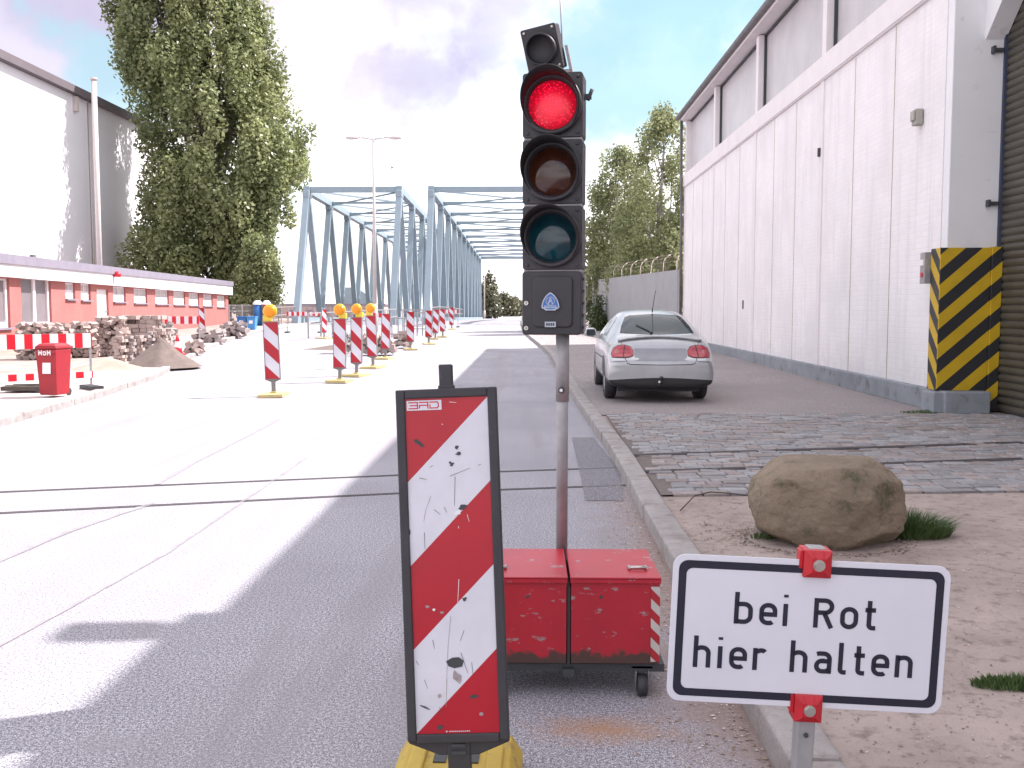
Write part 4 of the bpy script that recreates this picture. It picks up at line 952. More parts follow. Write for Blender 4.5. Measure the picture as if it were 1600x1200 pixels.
# grey seams between modules
mb = MB()
for i in (1, 2, 3): mb.box((0, .0, topz - HS * i), (HWd - .01, .10, .010))
mb.build('joint_plate', M['steel'], sg)
zc = topz - HS * 3.5
mb = MB(); mb.prism(rrect(HWd, HS - .006, .014, 3), .15, Matrix.Translation((0, -.07, zc))); cb_ = mb.build('control_box', M['black'], sg, bevel=.006)
mb = MB(); mb.prism(rrect(.165, .21, .02, 4), .012, Matrix.Translation((.005, -.080, zc + .005))); mb.build('cover', M['black'], cb_, bevel=.006)
mb = MB()
for zz in (zc, zc - .103): mb.cyl((-.105, -.072, zz), (-.105, -.078, zz), .009, n=12); mb.box((-.105, -.0795, zz), (.003, .003, .010), mat=1)
mb.build('lock', [M['bolt'], M['dark']], cb_)
mb = MB(); 
for zz in (-.1, -.05, 0, .05, .1): mb.box((HWd / 2 + .004, -.03, zc + zz), (.008, .02, .012), mat=1)
mb.box((HWd / 2 + .003, .02, zc), (.006, .06, HS - .03)); mb.build('hinge', [M['steel'], M['dark']], cb_)
# emblem : rounded triangle, white rim, blue field
M['emblue'] = mat('emblem_blue', (.03, .12, .42), (.05, .16, .5), 40, .4)
M['emwhite'] = mat('emblem_white', (.45, .50, .58), None, 40, .4)
def rtri(s_, cx, cz, n=14):
    out = []
    for k in range(3):
        a0 = R(90 + 120 * k); a1 = R(90 + 120 * (k + 1)); opp = (cx + s_ * math.cos(R(90 + 120 * (k + 2))) * 1, cz + s_ * math.sin(R(90 + 120 * (k + 2))))
        pa = (cx + s_ * math.cos(a0), cz + s_ * math.sin(a0)); pb = (cx + s_ * math.cos(a1), cz + s_ * math.sin(a1)); o2 = opp
        r0 = math.hypot(pa[0] - o2[0], pa[1] - o2[1]); t0 = math.atan2(pa[1] - o2[1], pa[0] - o2[0]); t1 = math.atan2(pb[1] - o2[1], pb[0] - o2[0])
        while t1 < t0: t1 += 2 * math.pi
        if t1 - t0 > math.pi: t0 += 2 * math.pi; t0, t1 = t1, t0; 
        for i in range(n): 
            t = t0 + (t1 - t0) * (i + .5) / n; out.append((o2[0] + r0 * math.cos(t), o2[1] + r0 * math.sin(t)))
    return out
ex, ez = -.002, zc + .002; yy = -.0925
mb = MB()
mb.add([(x, yy, z) for x, z in rtri(.043, ex, ez)], [tuple(range(42))], 0)
mb.add([(x, yy - .0004, z) for x, z in rtri(.037, ex, ez)], [tuple(range(42))], 1)
cir = [(ex + .017 * math.cos(2 * math.pi * k / 24), ez + .006 + .017 * math.sin(2 * math.pi * k / 24)) for k in range(25)]
strokes(mb, [cir], .004, lambda u, v: (u, v), yy - .0008, 0)
strokes(mb, [[(-.009, -.008), (0, .014), (.009, -.008)], [(-.006, 0), (.006, 0)]], .004, lambda u, v: (ex + u, ez + .004 + v), yy - .0009, 0)
mb.add([(ex - .027, yy - .001, ez - .022), (ex + .027, yy - .001, ez - .022), (ex + .024, yy - .001, ez - .012), (ex - .024, yy - .001, ez - .012)], [(0, 1, 2, 3)], 0)
for i in range(8): mb.add([(ex - .022 + i * .0055, yy - .0013, ez - .019), (ex - .0185 + i * .0055, yy - .0013, ez - .019), (ex - .0185 + i * .0055, yy - .0013, ez - .0145), (ex - .022 + i * .0055, yy - .0013, ez - .0145)], [(0, 1, 2, 3)], 1)
mb.add([(ex - .021, yy - .001, ez - .032), (ex + .021, yy - .001, ez - .032), (ex + .024, yy - .001, ez - .0285), (ex - .024, yy - .001, ez - .0285)], [(0, 1, 2, 3)], 0)
mb.build('emblem', [M['emwhite'], M['emblue']], cb_)
mb = MB(); mb.box((ex, yy + .001, zc - .087), (.046, .003, .022)); 
for i in range(4): mb.box((ex - .014 + i * .009, yy - .001, zc - .087), (.006, .001, .011), mat=1)
mb.build('name_plate', [M['emwhite'], M['dark']], cb_)
# pole
mb = MB(); mb.cyl((.035, .02, .35), (.035, .02, topz - HS * 4 + .06), .0245, n=24); 
mb.build('pole', M['steel'], sg)
mb = MB(); mb.cyl((.035, .02, 1.10), (.035, .02, topz - HS * 4 + .04), .0285, n=24); mb.cyl((.035, -.005, 1.15), (.035, -.022, 1.15), .013, n=12, mat=1); mb.cyl((.035, -.02, 1.15), (.035, -.026, 1.15), .007, n=8, mat=2); mb.build('pole_sleeve', [M['steel'], M['dark'], M['white']], sg)
# radar detector on top, tilted
dt = bpy.data.objects.new('detector', None); bpy.data.objects.remove(dt)
mb = MB(); mb.prism(rrect(.150, .178, .008, 3), .07, Matrix.Translation((0, -.035, 0)))
for sx in (-1, 1):
    for sz in (-1, 1): mb.cyl((sx * .06, -.035, sz * .075), (sx * .06, -.040, sz * .075), .006, n=8, mat=1)
det = mb.build('motion_detector', [M['black'], M['bolt']], sg, bevel=.004, loc=(-.045, .0, topz + .105), rot=(R(14), R(-9), R(-8)))
mb = MB(); mb.lathe([(.064, -.01), (.064, .035), (.058, .038), (.054, .03), (.05, .004), (0, .018)], Matrix.Translation((0, -.035, 0)) @ Matrix.Rotation(R(90), 4, 'X'), 32); mb.build('detector_lens', M['lensblack'], det)
mb = MB(); mb.box((.06, .03, topz + .05), (.012, .05, .14), (0, R(-12), 0)); mb.box((.0, .03, topz + .012), (.14, .05, .02)); mb.build('bracket', M['steel'], sg)
mb = MB(); mb.cyl((.03, .05, topz), (.012, .05, topz + .42), .0035, n=6); mb.build('antenna', M['steel'], sg)
mb = MB(); mb.box((HWd / 2 + .012, .02, topz - .09), (.03, .02, .02)); mb.cyl((HWd / 2 + .012, .02, topz - .105), (HWd / 2 + .03, .02, topz - .06), .008, n=8); mb.build('wing_screw', M['dark'], sg)
# trolley
def redpaint(name, scr=True):
    m, n, p = newmat(name); tcn = n.nodes.new('ShaderNodeTexCoord'); vec = tcn.outputs['Object']
    col, _ = noise_mix(n, vec, 3, .3, .7, (0.46, 0.014, 0.032), (0.36, 0.012, 0.027), 5)
    mpn = n.nodes.new('ShaderNodeMapping'); mpn.inputs['Scale'].default_value = (1, 1, 2.2); mpn.inputs['Rotation'].default_value = (0, R(25), 0); n.links.new(vec, mpn.inputs[0])
    col, _ = noise_mix(n, mpn.outputs[0], 11, .60, .625, col, (.30, .20, .21), 7, .72)
    col, _ = noise_mix(n, vec, 34, .70, .73, col, (.12, .05, .045), 5, .7)
    sp = n.nodes.new('ShaderNodeSeparateXYZ'); n.links.new(vec, sp.inputs[0])
    t = N(n, 'ShaderNodeTexNoise', Scale=22, Detail=7, Roughness=.7); n.links.new(vec, t.inputs[0])
    v = vmath(n, 'ADD', sp.outputs[2], vmath(n, 'MULTIPLY', vmath(n, 'SUBTRACT', t.outputs[0], .5), .13))
    mr = n.nodes.new('ShaderNodeMapRange'); mr.inputs[1].default_value = .185; mr.inputs[2].default_value = .165; n.links.new(v, mr.inputs[0])
    x = N(n, 'ShaderNodeMix', data_type='RGBA'); n.links.new(mr.outputs[0], x.inputs[0]); n.links.new(col, x.inputs[6]); x.inputs[7].default_value = (.07, .035, .03, 1)
    n.links.new(x.outputs[2], p.inputs['Base Color']); p.inputs['Roughness'].default_value = .42; return m
M['redpaint'] = redpaint('worn_red_paint')
M['stripebox'] = stripe_mat('reflective_tape', (.42, .02, .03), (.55, .52, .5), lambda n, X, Z, Y: vmath(n, 'MULTIPLY', vmath(n, 'ADD', Z, X), 26.5), .4)
zt0, zb0 = .467, .135
def battery_box(x0, x1, tape):
    cx = (x0 + x1) / 2; wdt = x1 - x0
    mb = MB(); mb.box((cx, -.245, (zt0 + zb0) / 2 - .006), (wdt - .008, .43, zt0 - zb0 - .012)); 
    for zz, xx in ((.395, cx - .055 if tape else cx + .02),): mb.cyl((xx, -.462, zz), (xx, -.459, zz), .007, n=10, mat=1)
    bx = mb.build('battery_box', [M['redpaint'], M['dark']], sg, bevel=.004)
    mb = MB(); mb.box((cx, -.245, zt0 + .002), (wdt, .452, .010)); mb.box((cx, -.468, zt0 - .006), (wdt, .006, .022)); lid = mb.build('lid', M['redpaint'], bx, bevel=.003)
    hx = x1 - .075 if tape else x1 - .27
    mb = MB(); 
    mb.tube([Vector((hx - .035, -.32, zt0 + .012)), Vector((hx - .035, -.365, zt0 + .018)), Vector((hx + .03, -.365, zt0 + .018)), Vector((hx + .03, -.32, zt0 + .012))], .006, 6)
    mb.box((hx, -.33, zt0 + .010), (.07, .03, .005)); mb.build('handle', M['bolt'], lid)
    if tape:
        mb = MB(); mb.box((x1 - .020, -.4625, (zt0 + zb0) / 2 - .01), (.034, .004, zt0 - zb0 - .04)); mb.build('reflective_tape', M['stripebox'], bx)
    return bx
# trolley parts live in the frame of the signal (turned back 6 degrees so that the boxes face the camera)
tr = R(9)
n0 = len(sg.children)
b1_ = battery_box(.055, .400, True); b2_ = battery_box(-.30, .045, False)
mb = MB(); mb.box((.05, -.235, zb0 - .025), (.74, .40, .03)); mb.box((.05, -.24, .28), (.012, .42, .30)); mb.box((.05, -.425, .095), (.045, .06, .03)); mb.box((.035, .02, .2), (.09, .09, .36)); mb.build('chassis', M['dark'], sg)
def caster(x, y, a):
    mb = MB(); mb.cyl((x, y, .045), (x + .001, y + .0001, .046), .001, n=4); 
    mb = MB(); mb.box((x, y, .112), (.08, .07, .008)); mb.cyl((x, y, .085), (x, y, .11), .022, n=12)
    for s in (-1, 1): mb.box((x + s * .024, y - .02, .07), (.004, .035, .07), (R(20), 0, 0))
    cs = mb.build('caster', M['steel'], sg)
    mb = MB(); mb.cyl((x - .018, y - .03, .042), (x + .018, y - .03, .042), .042, n=24); mb.build('wheel', M['rubber'], cs)
for x, y in ((.335, -.40), (.335, -.09), (-.235, -.40), (-.235, -.09)): caster(x, y, 0)
Mz = Matrix.Rotation(tr, 4, 'Z')
for c in sg.children:
    if c.name.split('.')[0] in ('battery_box', 'chassis', 'caster'): c.rotation_euler = (0, 0, tr)

# ------------------------------------------------------------------ sign "bei Rot hier halten"
sgn = thing('stop_here_sign', (.576, 2.15, -.022), 'white rectangular sign reading bei Rot hier halten, clamped to a grey square post', 'sign', rot=(0, R(2.3), R(-1)))
SC = .808
mb = MB(); mb.prism(rrect(.600, .330, .028, 6, 0, SC), .003, Matrix.Translation((0, -.0015, 0))); pl = mb.build('sign_plate', M['signwhite'], sgn, bevel=.0008)
mb = MB(); ro = rrect(.574, .304, .020, 6, 0, SC); ri = rrect(.540, .270, .014, 6, 0, SC); k = len(ro); y_ = -.0022
mb.add([(x, y_, z) for x, z in ro] + [(x, y_, z) for x, z in ri], [(i, (i + 1) % k, k + (i + 1) % k, k + i) for i in range(k)], 0)
def arc(cx, cz, rx, rz_, a0, a1, n=14): return [(cx + rx * math.cos(R(a0 + (a1 - a0) * i / n)), cz + rz_ * math.sin(R(a0 + (a1 - a0) * i / n))) for i in range(n + 1)]
# letters as centre lines; unit = ascender height 1, stroke .135
XH = .70; sw = .142; h_ = sw / 2
def bowl(x0): return arc(x0 + .215, XH / 2, .215 , XH / 2 - h_, 0, 360, 28)
GL = {
 'b': (.56, [[(h_, 0), (h_, 1)], [(h_, XH - h_ - .02), (h_ + .12, XH - h_), (h_ + .21, XH - h_)] + arc(h_ + .21, XH - h_ - .19, .19, .19, 90, 0, 8) + arc(h_ + .21, h_ + .19, .19, .19, 0, -90, 8) + [(h_ + .12, h_), (h_, h_ + .02)]]),
 'e': (.52, [[(h_, XH / 2 - .01), (.45, XH / 2 - .01)] + arc(.27, XH - h_ - .18, .18, .18, 0, 90, 8) + arc(h_ + .18, XH - h_ - .18, .18, .18, 90, 180, 8) + arc(h_ + .18, h_ + .18, .18, .18, 180, 270, 8) + [(.30, h_)] + arc(.30, h_ + .11, .11, .11, -90, -40, 4)]),
 'i': (.18, [[(h_, 0), (h_, XH)], [(h_, .90), (h_, .985)]]),
 'R': (.60, [[(h_, 0), (h_, .93 - h_), (.32, .93 - h_)] + arc(.32, .93 - h_ - .19, .19, .19, 90, -90, 14) + [(h_, .93 - h_ - .38)], [(.30, .93 - h_ - .38), (.52, 0)]]),
 'o': (.55, [arc(h_ + .19, XH - h_ - .19, .19, .19, 0, 180, 14) + arc(h_ + .19, h_ + .19, .19, .19, 180, 360, 14) + [(h_ + .38, XH - h_ - .19)]]),
 't': (.34, [[(.12, .92), (.12, h_ + .10)] + arc(.22, h_ + .10, .10, .10, 180, 270, 6) + [(.31, h_)], [(0, XH - h_), (.30, XH - h_)]]),
 'h': (.55, [[(h_, 0), (h_, 1)], [(h_, XH - h_ - .05), (h_ + .14, XH - h_), (h_ + .19, XH - h_)] + arc(h_ + .19, XH - h_ - .18, .18, .18, 90, 0, 8) + [(h_ + .37, 0)]]),
 'n': (.55, [[(h_, 0), (h_, XH)], [(h_, XH - h_ - .05), (h_ + .14, XH - h_), (h_ + .19, XH - h_)] + arc(h_ + .19, XH - h_ - .18, .18, .18, 90, 0, 8) + [(h_ + .37, 0)]]),
 'r': (.38, [[(h_, 0), (h_, XH)], [(h_, XH - h_ - .06), (h_ + .14, XH - h_), (h_ + .19, XH - h_)] + arc(h_ + .19, XH - h_ - .10, .10, .10, 90, 30, 4)]),
 'a': (.52, [[(.06, XH - h_ - .02), (.12, XH - h_), (.24, XH - h_)] + arc(.26, XH - h_ - .17, .17, .17, 90, 0, 8) + [(.43, 0)], [(.43, XH * .56), (.22, XH * .56)] + arc(.22, h_ + .165, .155, .165, 90, 270, 12) + [(.32, h_), (.43, h_ + .06)]]),
 'l': (.30, [[(h_, 1), (h_, h_ + .13)] + arc(h_ + .09, h_ + .09, .09, .09, 180, 270, 6) + [(.24, h_)]]),
 ' ': (.38, [])}
def write(mb, text, x0, x1, zb_, H__, y):
    gap = .155; tot = sum(GL[c][0] for c in text) + gap * (len(text) - 1); k = (x1 - x0) / (tot * H__) ; x = x0; gap_w = gap * H__ * k
    for c in text:
        w_, ls = GL[c]
        for ln in ls:
            P_ = [Vector((x + u * H__ * k, zb_ + v * H__)) for u, v in ln]; Q_ = [P_[0]]
            for p_ in P_[1:]:
                if (p_ - Q_[-1]).length > 1e-4: Q_.append(p_)
            n_ = len(Q_); vs = []; hw = sw * H__ / 2; closed = (Q_[0] - Q_[-1]).length < 1e-3
            if closed: Q_ = Q_[:-1]; n_ -= 1
            for i in range(n_):
                a = Q_[i - 1] if (i or closed) else Q_[i]; b = Q_[(i + 1) % n_] if (i < n_ - 1 or closed) else Q_[i]
                d0 = (Q_[i] - a); d1 = (b - Q_[i]); d0 = d0.normalized() if d0.length > 1e-6 else d1.normalized(); d1 = d1.normalized() if d1.length > 1e-6 else d0
                t = (d0 + d1); t = t.normalized() if t.length > 1e-6 else d1; nn = Vector((-t.y, t.x)); c_ = max(.5, nn.dot(Vector((-d1.y, d1.x))))
                vs += [Q_[i] + nn * hw / c_, Q_[i] - nn * hw / c_]
            m__ = n_ if closed else n_ - 1
            mb.add([(v.x, y, v.y) for v in vs], [(2 * i, (2 * i + 1) % (2 * n_), (2 * i + 3) % (2 * n_), (2 * i + 2) % (2 * n_)) for i in range(m__)], 0)
        x += w_ * H__ * k + gap_w
bpy.context.view_layer.update()
Ms = (Matrix.Translation(sgn.location) @ sgn.rotation_euler.to_matrix().to_4x4()).inverted()
def onsign(px, py):
    o_ = Ms @ Vector((0, 0, CAMH)); d = Ms.to_3x3() @ ray(px, py); t = (-.003 - o_.y) / d.y; q = o_ + d * t; return q.x, q.z
(xa, za), (xb, zb_) = onsign(1146, 973), onsign(1369, 987); z1 = (za + zb_) / 2
(xc, zc_), (xd, zd) = onsign(1082, 1040), onsign(1427, 1062); z2 = (zc_ + zd) / 2
print('SIGN', (xa, za), (xb, zb_), (xc, zc_), (xd, zd), onsign(1045, 985), onsign(1475, 1005), onsign(1260, 870), onsign(1255, 1105))
write(mb, 'bei Rot', xa, xb, z1, .071, -.0024); write(mb, 'hier halten', xc, xd, z2, .071, -.0024)
mb.build('lettering', M['signblack'], pl, recalc=False)
mb = MB(); mb.box((.012, .0235, SC / 2 - .12), (.040, .040, SC + .62 )); post = mb.build('post', M['steel'], sgn, bevel=.004)
mb = MB(); mb.cyl((.0, .0, 0), (0, .0045, 0), .0055, n=10); h1 = mb.build('post_hole', M['dark'], post, loc=(.012, .0, .60 - .022))
for zz in (SC + .158, SC - .165):
    mb = MB(); x_ = .010
    mb.prism([(x_ - .030, zz - .030), (x_ + .030, zz - .030), (x_ + .030, zz + .030), (x_ - .030, zz + .030)], .05, Matrix.Translation((0, -.010, 0)))
    vs = [(x_ - .030, -.010, zz - .030), (x_ + .030, -.010, zz - .030), (x_ + .030, -.010, zz + .030), (x_ - .030, -.010, zz + .030), (x_ - .015, -.022, zz - .015), (x_ + .015, -.022, zz - .015), (x_ + .015, -.022, zz + .015), (x_ - .015, -.022, zz + .015)]
    mb.add(vs, [(0, 1, 5, 4), (1, 2, 6, 5), (2, 3, 7, 6), (3, 0, 4, 7), (4, 5, 6, 7)])
    for s1, s2 in ((1, 1), (1, -1), (-1, 1), (-1, -1)): mb.beam((x_ + s1 * .029, -.0105, zz + s2 * .029), (x_ + s1 * .014, -.0225, zz + s2 * .014), .003, .003)
    for s1 in (-.012, .012):
        mb.beam((x_ + s1, -.011, zz + .029), (x_ + s1 * .7, -.0225, zz + .015), .0025, .003); mb.beam((x_ + s1, -.011, zz - .029), (x_ + s1 * .7, -.0225, zz - .015), .0025, .003)
    mb.box((x_ - .034, .01, zz + .008), (.008, .03, .04))
    cl_ = mb.build('clamp', M['clampred'], sgn, bevel=.0015)
    mb = MB(); mb.cyl((x_, -.020, zz), (x_, -.028, zz), .0105, n=6, smooth=False); mb.cyl((x_, -.020, zz), (x_, -.0235, zz), .013, n=18); mb.build('bolt', M['bolt'], cl_)
mb = MB(); mb.box((.012, .02, .04), (.4, .4, .10)); mb.build('foot', M['rubber'], sgn, bevel=.02)

# ------------------------------------------------------------------ boulder
def rockmat():
    m, n, p = newmat('boulder_stone'); tcn = n.nodes.new('ShaderNodeTexCoord'); vec = tcn.outputs['Object']
    col, _ = noise_mix(n, vec, 2.2, .35, .68, (0.30, 0.23, 0.165), (0.16, 0.125, 0.085), 8, .65)
    col, _ = noise_mix(n, vec, 4.5, .56, .68, col, (0.075, 0.08, 0.035), 7, .7)
    col, _ = noise_mix(n, vec, 55, .60, .72, col, (0.34, 0.27, 0.19), 4, .7)
    col, _ = noise_mix(n, vec, 38, .64, .74, col, (0.06, 0.05, 0.04), 4, .7)
    n.links.new(col, p.inputs['Base Color']); p.inputs['Roughness'].default_value = .85
    t = N(n, 'ShaderNodeTexNoise', Scale=14, Detail=10, Roughness=.7); n.links.new(vec, t.inputs[0])
    bp = N(n, 'ShaderNodeBump', Strength=1.0, Distance=.04); n.links.new(t.outputs[0], bp.inputs['Height']); n.links.new(bp.outputs[0], p.inputs['Normal']); return m
bm = bmesh.new(); bmesh.ops.create_icosphere(bm, subdivisions=6, radius=1)
planes = [((0, -.05, 1), .82), ((.25, -.75, .55), .93), ((-.5, -.85, .1), .95), ((.35, -.95, -.1), .93), ((.80, -.62, .05), .84), ((.62, -.30, .72), .93), ((.9, .1, -.3), .95), ((-.95, -.1, .35), .95), ((-.6, -.2, -.75), .93), ((.1, .9, .3), .9), ((-.75, 0, .72), .94), ((.5, -.6, -.7), .93)]
planes = [(Vector(a).normalized(), d) for a, d in planes]
for v in bm.verts:
    d = v.co.normalized(); r = 1.12
    q = sum(abs(c_) ** 2.5 for c_ in d) ** (-1 / 2.5); r = .97 * q
    for nn, dd in planes:
        c_ = nn.dot(d)
        if c_ > .05:
            lim = dd / c_
            k = .010; r = -k * math.log(math.exp(-r / k) + math.exp(-min(lim, 4) / k))
    r *= 1 - .05 * max(0, noise.noise(d * 1.9 + Vector((9, 2, 1))) - .05) + .03 * noise.noise(d * 2.3 + Vector((4, 1, 7))) + .018 * noise.noise(d * 5.5) + .014 * noise.noise(d * 12) + .009 * noise.noise(d * 26) + .006 * noise.noise(d * 50)
    v.co = d * r
for v in bm.verts: v.co = Vector((v.co.x * .49, v.co.y * .40, v.co.z * .315)); v.co.x += -.06 * v.co.z 
me = bpy.data.meshes.new('boulder'); bm.to_mesh(me); bm.free()
for p_ in me.polygons: p_.use_smooth = True
me.materials.append(rockmat()); bo = bpy.data.objects.new('boulder', me); COL.objects.link(bo)
bo.location = (1.81, 6.05, KH + .208); bo.rotation_euler = (0, R(-1), R(-4))
bo.scale = (.97, 1, 1)
tag(bo, 'large brown boulder lying on the dirt behind the white sign', 'boulder')

# ------------------------------------------------------------------ grass and litter
M['grass'] = leafmat('grass_blades', (0.05, 0.10, 0.03), (0.12, 0.17, 0.06), .3)
def tuft(name, c, n, rx, ry, h, label, seed, lean=.5):
    r_ = random.Random(seed); vs, fs = [], []
    for i in range(n):
        a = r_.uniform(0, 6.28); q = r_.random() ** .5; x, y = q * rx * math.cos(a), q * ry * math.sin(a); hh = h * r_.uniform(.3, 1.1) * (1.1 - q * .6); b = r_.uniform(0, 6.28)
        lx = (x / rx) * lean * hh + r_.uniform(-.3, .3) * hh; ly = (y / ry) * lean * hh + r_.uniform(-.3, .3) * hh; w_ = r_.uniform(.0018, .0036)
        dx, dy = w_ * math.cos(b), w_ * math.sin(b); k = len(vs)
        vs += [(x - dx, y - dy, -.01), (x + dx, y + dy, -.01), (x + lx * .35 + dx * .8, y + ly * .35 + dy * .8, hh * .55), (x + lx * .35 - dx * .8, y + ly * .35 - dy * .8, hh * .55), (x + lx, y + ly, hh * .85)]
        fs += [(k, k + 1, k + 2, k + 3), (k + 3, k + 2, k + 4)]
    me = bpy.data.meshes.new(name); me.from_pydata(vs, [], fs); me.materials.append(M['grass'])
    at = me.attributes.new('tone', 'FLOAT', 'POINT'); tv = []
    for i in range(n): tv += [r_.random()] * 5
    at.data.foreach_set('value', tv); o = bpy.data.objects.new(name, me); COL.objects.link(o); o.location = c; return tag(o, label, 'grass')
tuft('grass_tuft', (2.33, 6.15, KH), 2200, .27, .17, .20, 'green grass tuft growing against the right side of the boulder', 1, 1.1)
q = G(1450, 645, KH); tuft('grass_tuft', (q.x, q.y, KH), 700, .36, .16, .06, 'low grass patch at the foot of the yellow and black corner guard', 2)
q = G(1590, 1068, KH); tuft('grass_tuft', (q.x, q.y, KH), 900, .17, .06, .045, 'flat grass patch at the lower right edge beside the white sign', 3)
q = G(1185, 838, KH); tuft('grass_tuft', (q.x + .02, q.y, KH), 130, .07, .05, .04, 'tiny weeds at the left foot of the boulder', 4)
q = G(1262, 795, KH)
M['litter'] = mat('litter', (.45, .36, .3), (.16, .09, .06), 25, .8)
M['litter2'] = mat('pale_litter', (.6, .57, .55), (.45, .4, .36), 25, .7)
r_ = random.Random(12); mb = MB()
def chip(x, y, z, s_, m_):
    a = r_.uniform(0, 6.28); vs = []
    k = r_.choice((4, 5, 6))
    for i in range(k):
        t = a + 6.283 * i / k; rr = s_ * r_.uniform(.5, 1.1); vs.append((x + rr * math.cos(t), y + rr * math.sin(t) * .7, z + r_.uniform(0, s_ * .5)))
    vs.append((x, y, z + s_ * r_.uniform(.3, .8)))
    mb.add(vs, [(i, (i + 1) % k, k) for i in range(k)], m_)
for i in range(1500):
    y = 2.2 + 6.2 * r_.random() ** 1.2; x = .79 - abs(r_.gauss(0, .16)); chip(x, y, .002, r_.uniform(.003, .011), 0 if r_.random() < .72 else 1)
for i in range(3200):
    y = 2.4 + 4.9 * r_.random() ** 1.2; x = 1.0 + r_.random() * (y * .5); chip(x, y, KH - .010, r_.uniform(.002, .0075) * (1.6 if r_.random() < .06 else 1), r_.choice((0, 1, 2, 2, 2, 3, 3)))
for i in range(700):
    a_ = r_.uniform(0, 6.283); k_ = 1 + abs(r_.gauss(0, .12)); chip(1.775 + .45 * k_ * math.cos(a_), 6.0 + .36 * k_ * math.sin(a_), KH - .010, r_.uniform(.004, .013), r_.choice((0, 2, 3, 3)))
for i in range(260):
    q = G(r_.gauss(1150, 45), r_.gauss(832, 14), KH); chip(q.x, q.y, KH - .009, r_.uniform(.004, .013), 0)
o = mb.build('gutter_debris', [M['litter'], M['litter2'], mat('dirt_clod', (.33, .26, .235), (.22, .17, .155), 20, .95), mat('dark_pebble', (.14, .11, .10), (.09, .075, .07), 20, .9)]); tag(o, 'small stones, dead leaves and litter scattered along the right kerb', 'debris', kind='stuff')
M['leafgreen'] = M['litter2']
M['wirec'] = mat('dark_wire', (.10, .07, .055), None, 9, .8)
q0 = [G(1063, 800, KH), G(1085, 782, KH), G(1110, 776, KH), G(1140, 778, KH), G(1172, 777, KH)]
mb = MB(); mb.tube([Vector((p_.x, p_.y, KH + (.035 if 0 < i < 4 else .01))) for i, p_ in enumerate(q0)], .005, 6); o = mb.build('wire', M['wirec']); tag(o, 'bent rusty wire lying across the cobbles left of the boulder', 'wire')
q = G(905, 706); mb = MB(); 

# ------------------------------------------------------------------ silver car
def silver():
    m, n, p = newmat('silver_paint'); p.inputs['Base Color'].default_value = (.46, .46, .49, 1); p.inputs['Metallic'].default_value = .55; p.inputs['Roughness'].default_value = .30
    p.inputs['Coat Weight'].default_value = .6; p.inputs['Coat Roughness'].default_value = .05
    tcn = n.nodes.new('ShaderNodeTexCoord'); c, _ = noise_mix(n, tcn.outputs['Object'], 3, .35, .7, (.46, .465, .48), (.39, .395, .41), 5); n.links.new(c, p.inputs['Base Color']); return m
M['silver'] = silver()
M['carglass'] = mat('car_glass', (.035, .05, .055), (.02, .03, .035), 3, .07)
M['carglass'].node_tree.nodes['Principled BSDF'].inputs['Specular IOR Level'].default_value = .22
M['carglass'].node_tree.nodes['Principled BSDF'].inputs['Base Color'].default_value = (.03, .05, .06, 1)
M['tail'] = mat('tail_lamp_red', (.42, .02, .035), (.30, .012, .025), 9, .12, coat=1)
M['clear'] = mat('lamp_clear', (.42, .12, .13), None, 9, .12, coat=1)
M['cardark'] = mat('car_dark_plastic', (.02, .02, .022), None, 9, .5)
M['platearea'] = mat('boot_panel', (.30, .30, .33), None, 3, .5)
car = thing('parked_car', (1.90, 14.45, KH), 'silver hatchback parked facing away beside the white warehouse wall', 'car', rot=(0, 0, R(-0.6)))
# sections along y (rear bumper 0 -> nose 4.3): z bottom, half width bottom, mid, shoulder, z shoulder, deck edge half width, deck z, crown z
st = [ # y,  zb,  wb,  wm,  zm,  ws,  zs,   wr,   zr,  zc
 (0.00, .26, .74, .79, .44, .76, .57, .66, .60, .61),
 (0.035, .21, .79, .835, .44, .81, .60, .72, .64, .65),
 (0.13, .20, .80, .84, .45, .825, .64, .735, .70, .71),
 (0.20, .20, .80, .84, .46, .825, .72, .73, .87, .89),
 (0.30, .19, .78, .84, .46, .82, .76, .73, .925, .96),
 (0.52, .19, .80, .845, .46, .83, .82, .70, .945, .985),
 (0.66, .19, .80, .845, .46, .835, .86, .665, 1.03, 1.06),
 (1.20, .19, .80, .85, .46, .845, .875, .56, 1.27, 1.315),
 (1.65, .19, .80, .85, .46, .85, .88, .54, 1.315, 1.365),
 (2.30, .19, .80, .85, .46, .85, .87, .545, 1.32, 1.37),
 (2.75, .19, .80, .85, .46, .845, .86, .56, 1.25, 1.30),
 (3.45, .19, .80, .845, .46, .835, .84, .66, .90, .93),
 (3.95, .19, .79, .82, .46, .79, .76, .66, .80, .83),
 (4.25, .22, .72, .75, .46, .70, .62, .6, .66, .68),
 (4.36, .30, .60, .66, .46, .6, .56, .5, .58, .59)]
vs, fs = [], []; K = 14
for y, zb, wb, wm, zm, ws, zs, wr, zr, zcn in st:
    half = [(0, zb), (wb * .7, zb), (wb, zb + .05), (wb * .4 + wm * .6, .325), (wm, zm), (ws, zs), (ws - .02 if zr - zs > .1 else (ws + wr) / 2, zs + min(.04, (zr - zs) * .5)), (wr, zr), (wr * .6, zr + (zcn - zr) * .75), (0, zcn)]
    ring = [(x, z) for x, z in half] + [(-x, z) for x, z in half[-2:0:-1]]
    K = len(ring); vs += [(x, y, z) for x, z in ring]
for j in range(len(st) - 1):
    for i in range(K): fs.append((j * K + i, j * K + (i + 1) % K, (j + 1) * K + (i + 1) % K, (j + 1) * K + i))
low = (0, 1, 2, K - 1, K - 2, K - 3); fsl = [f for q_, f in enumerate(fs) if q_ % K in low]; fsh = [f for q_, f in enumerate(fs) if q_ % K not in low]
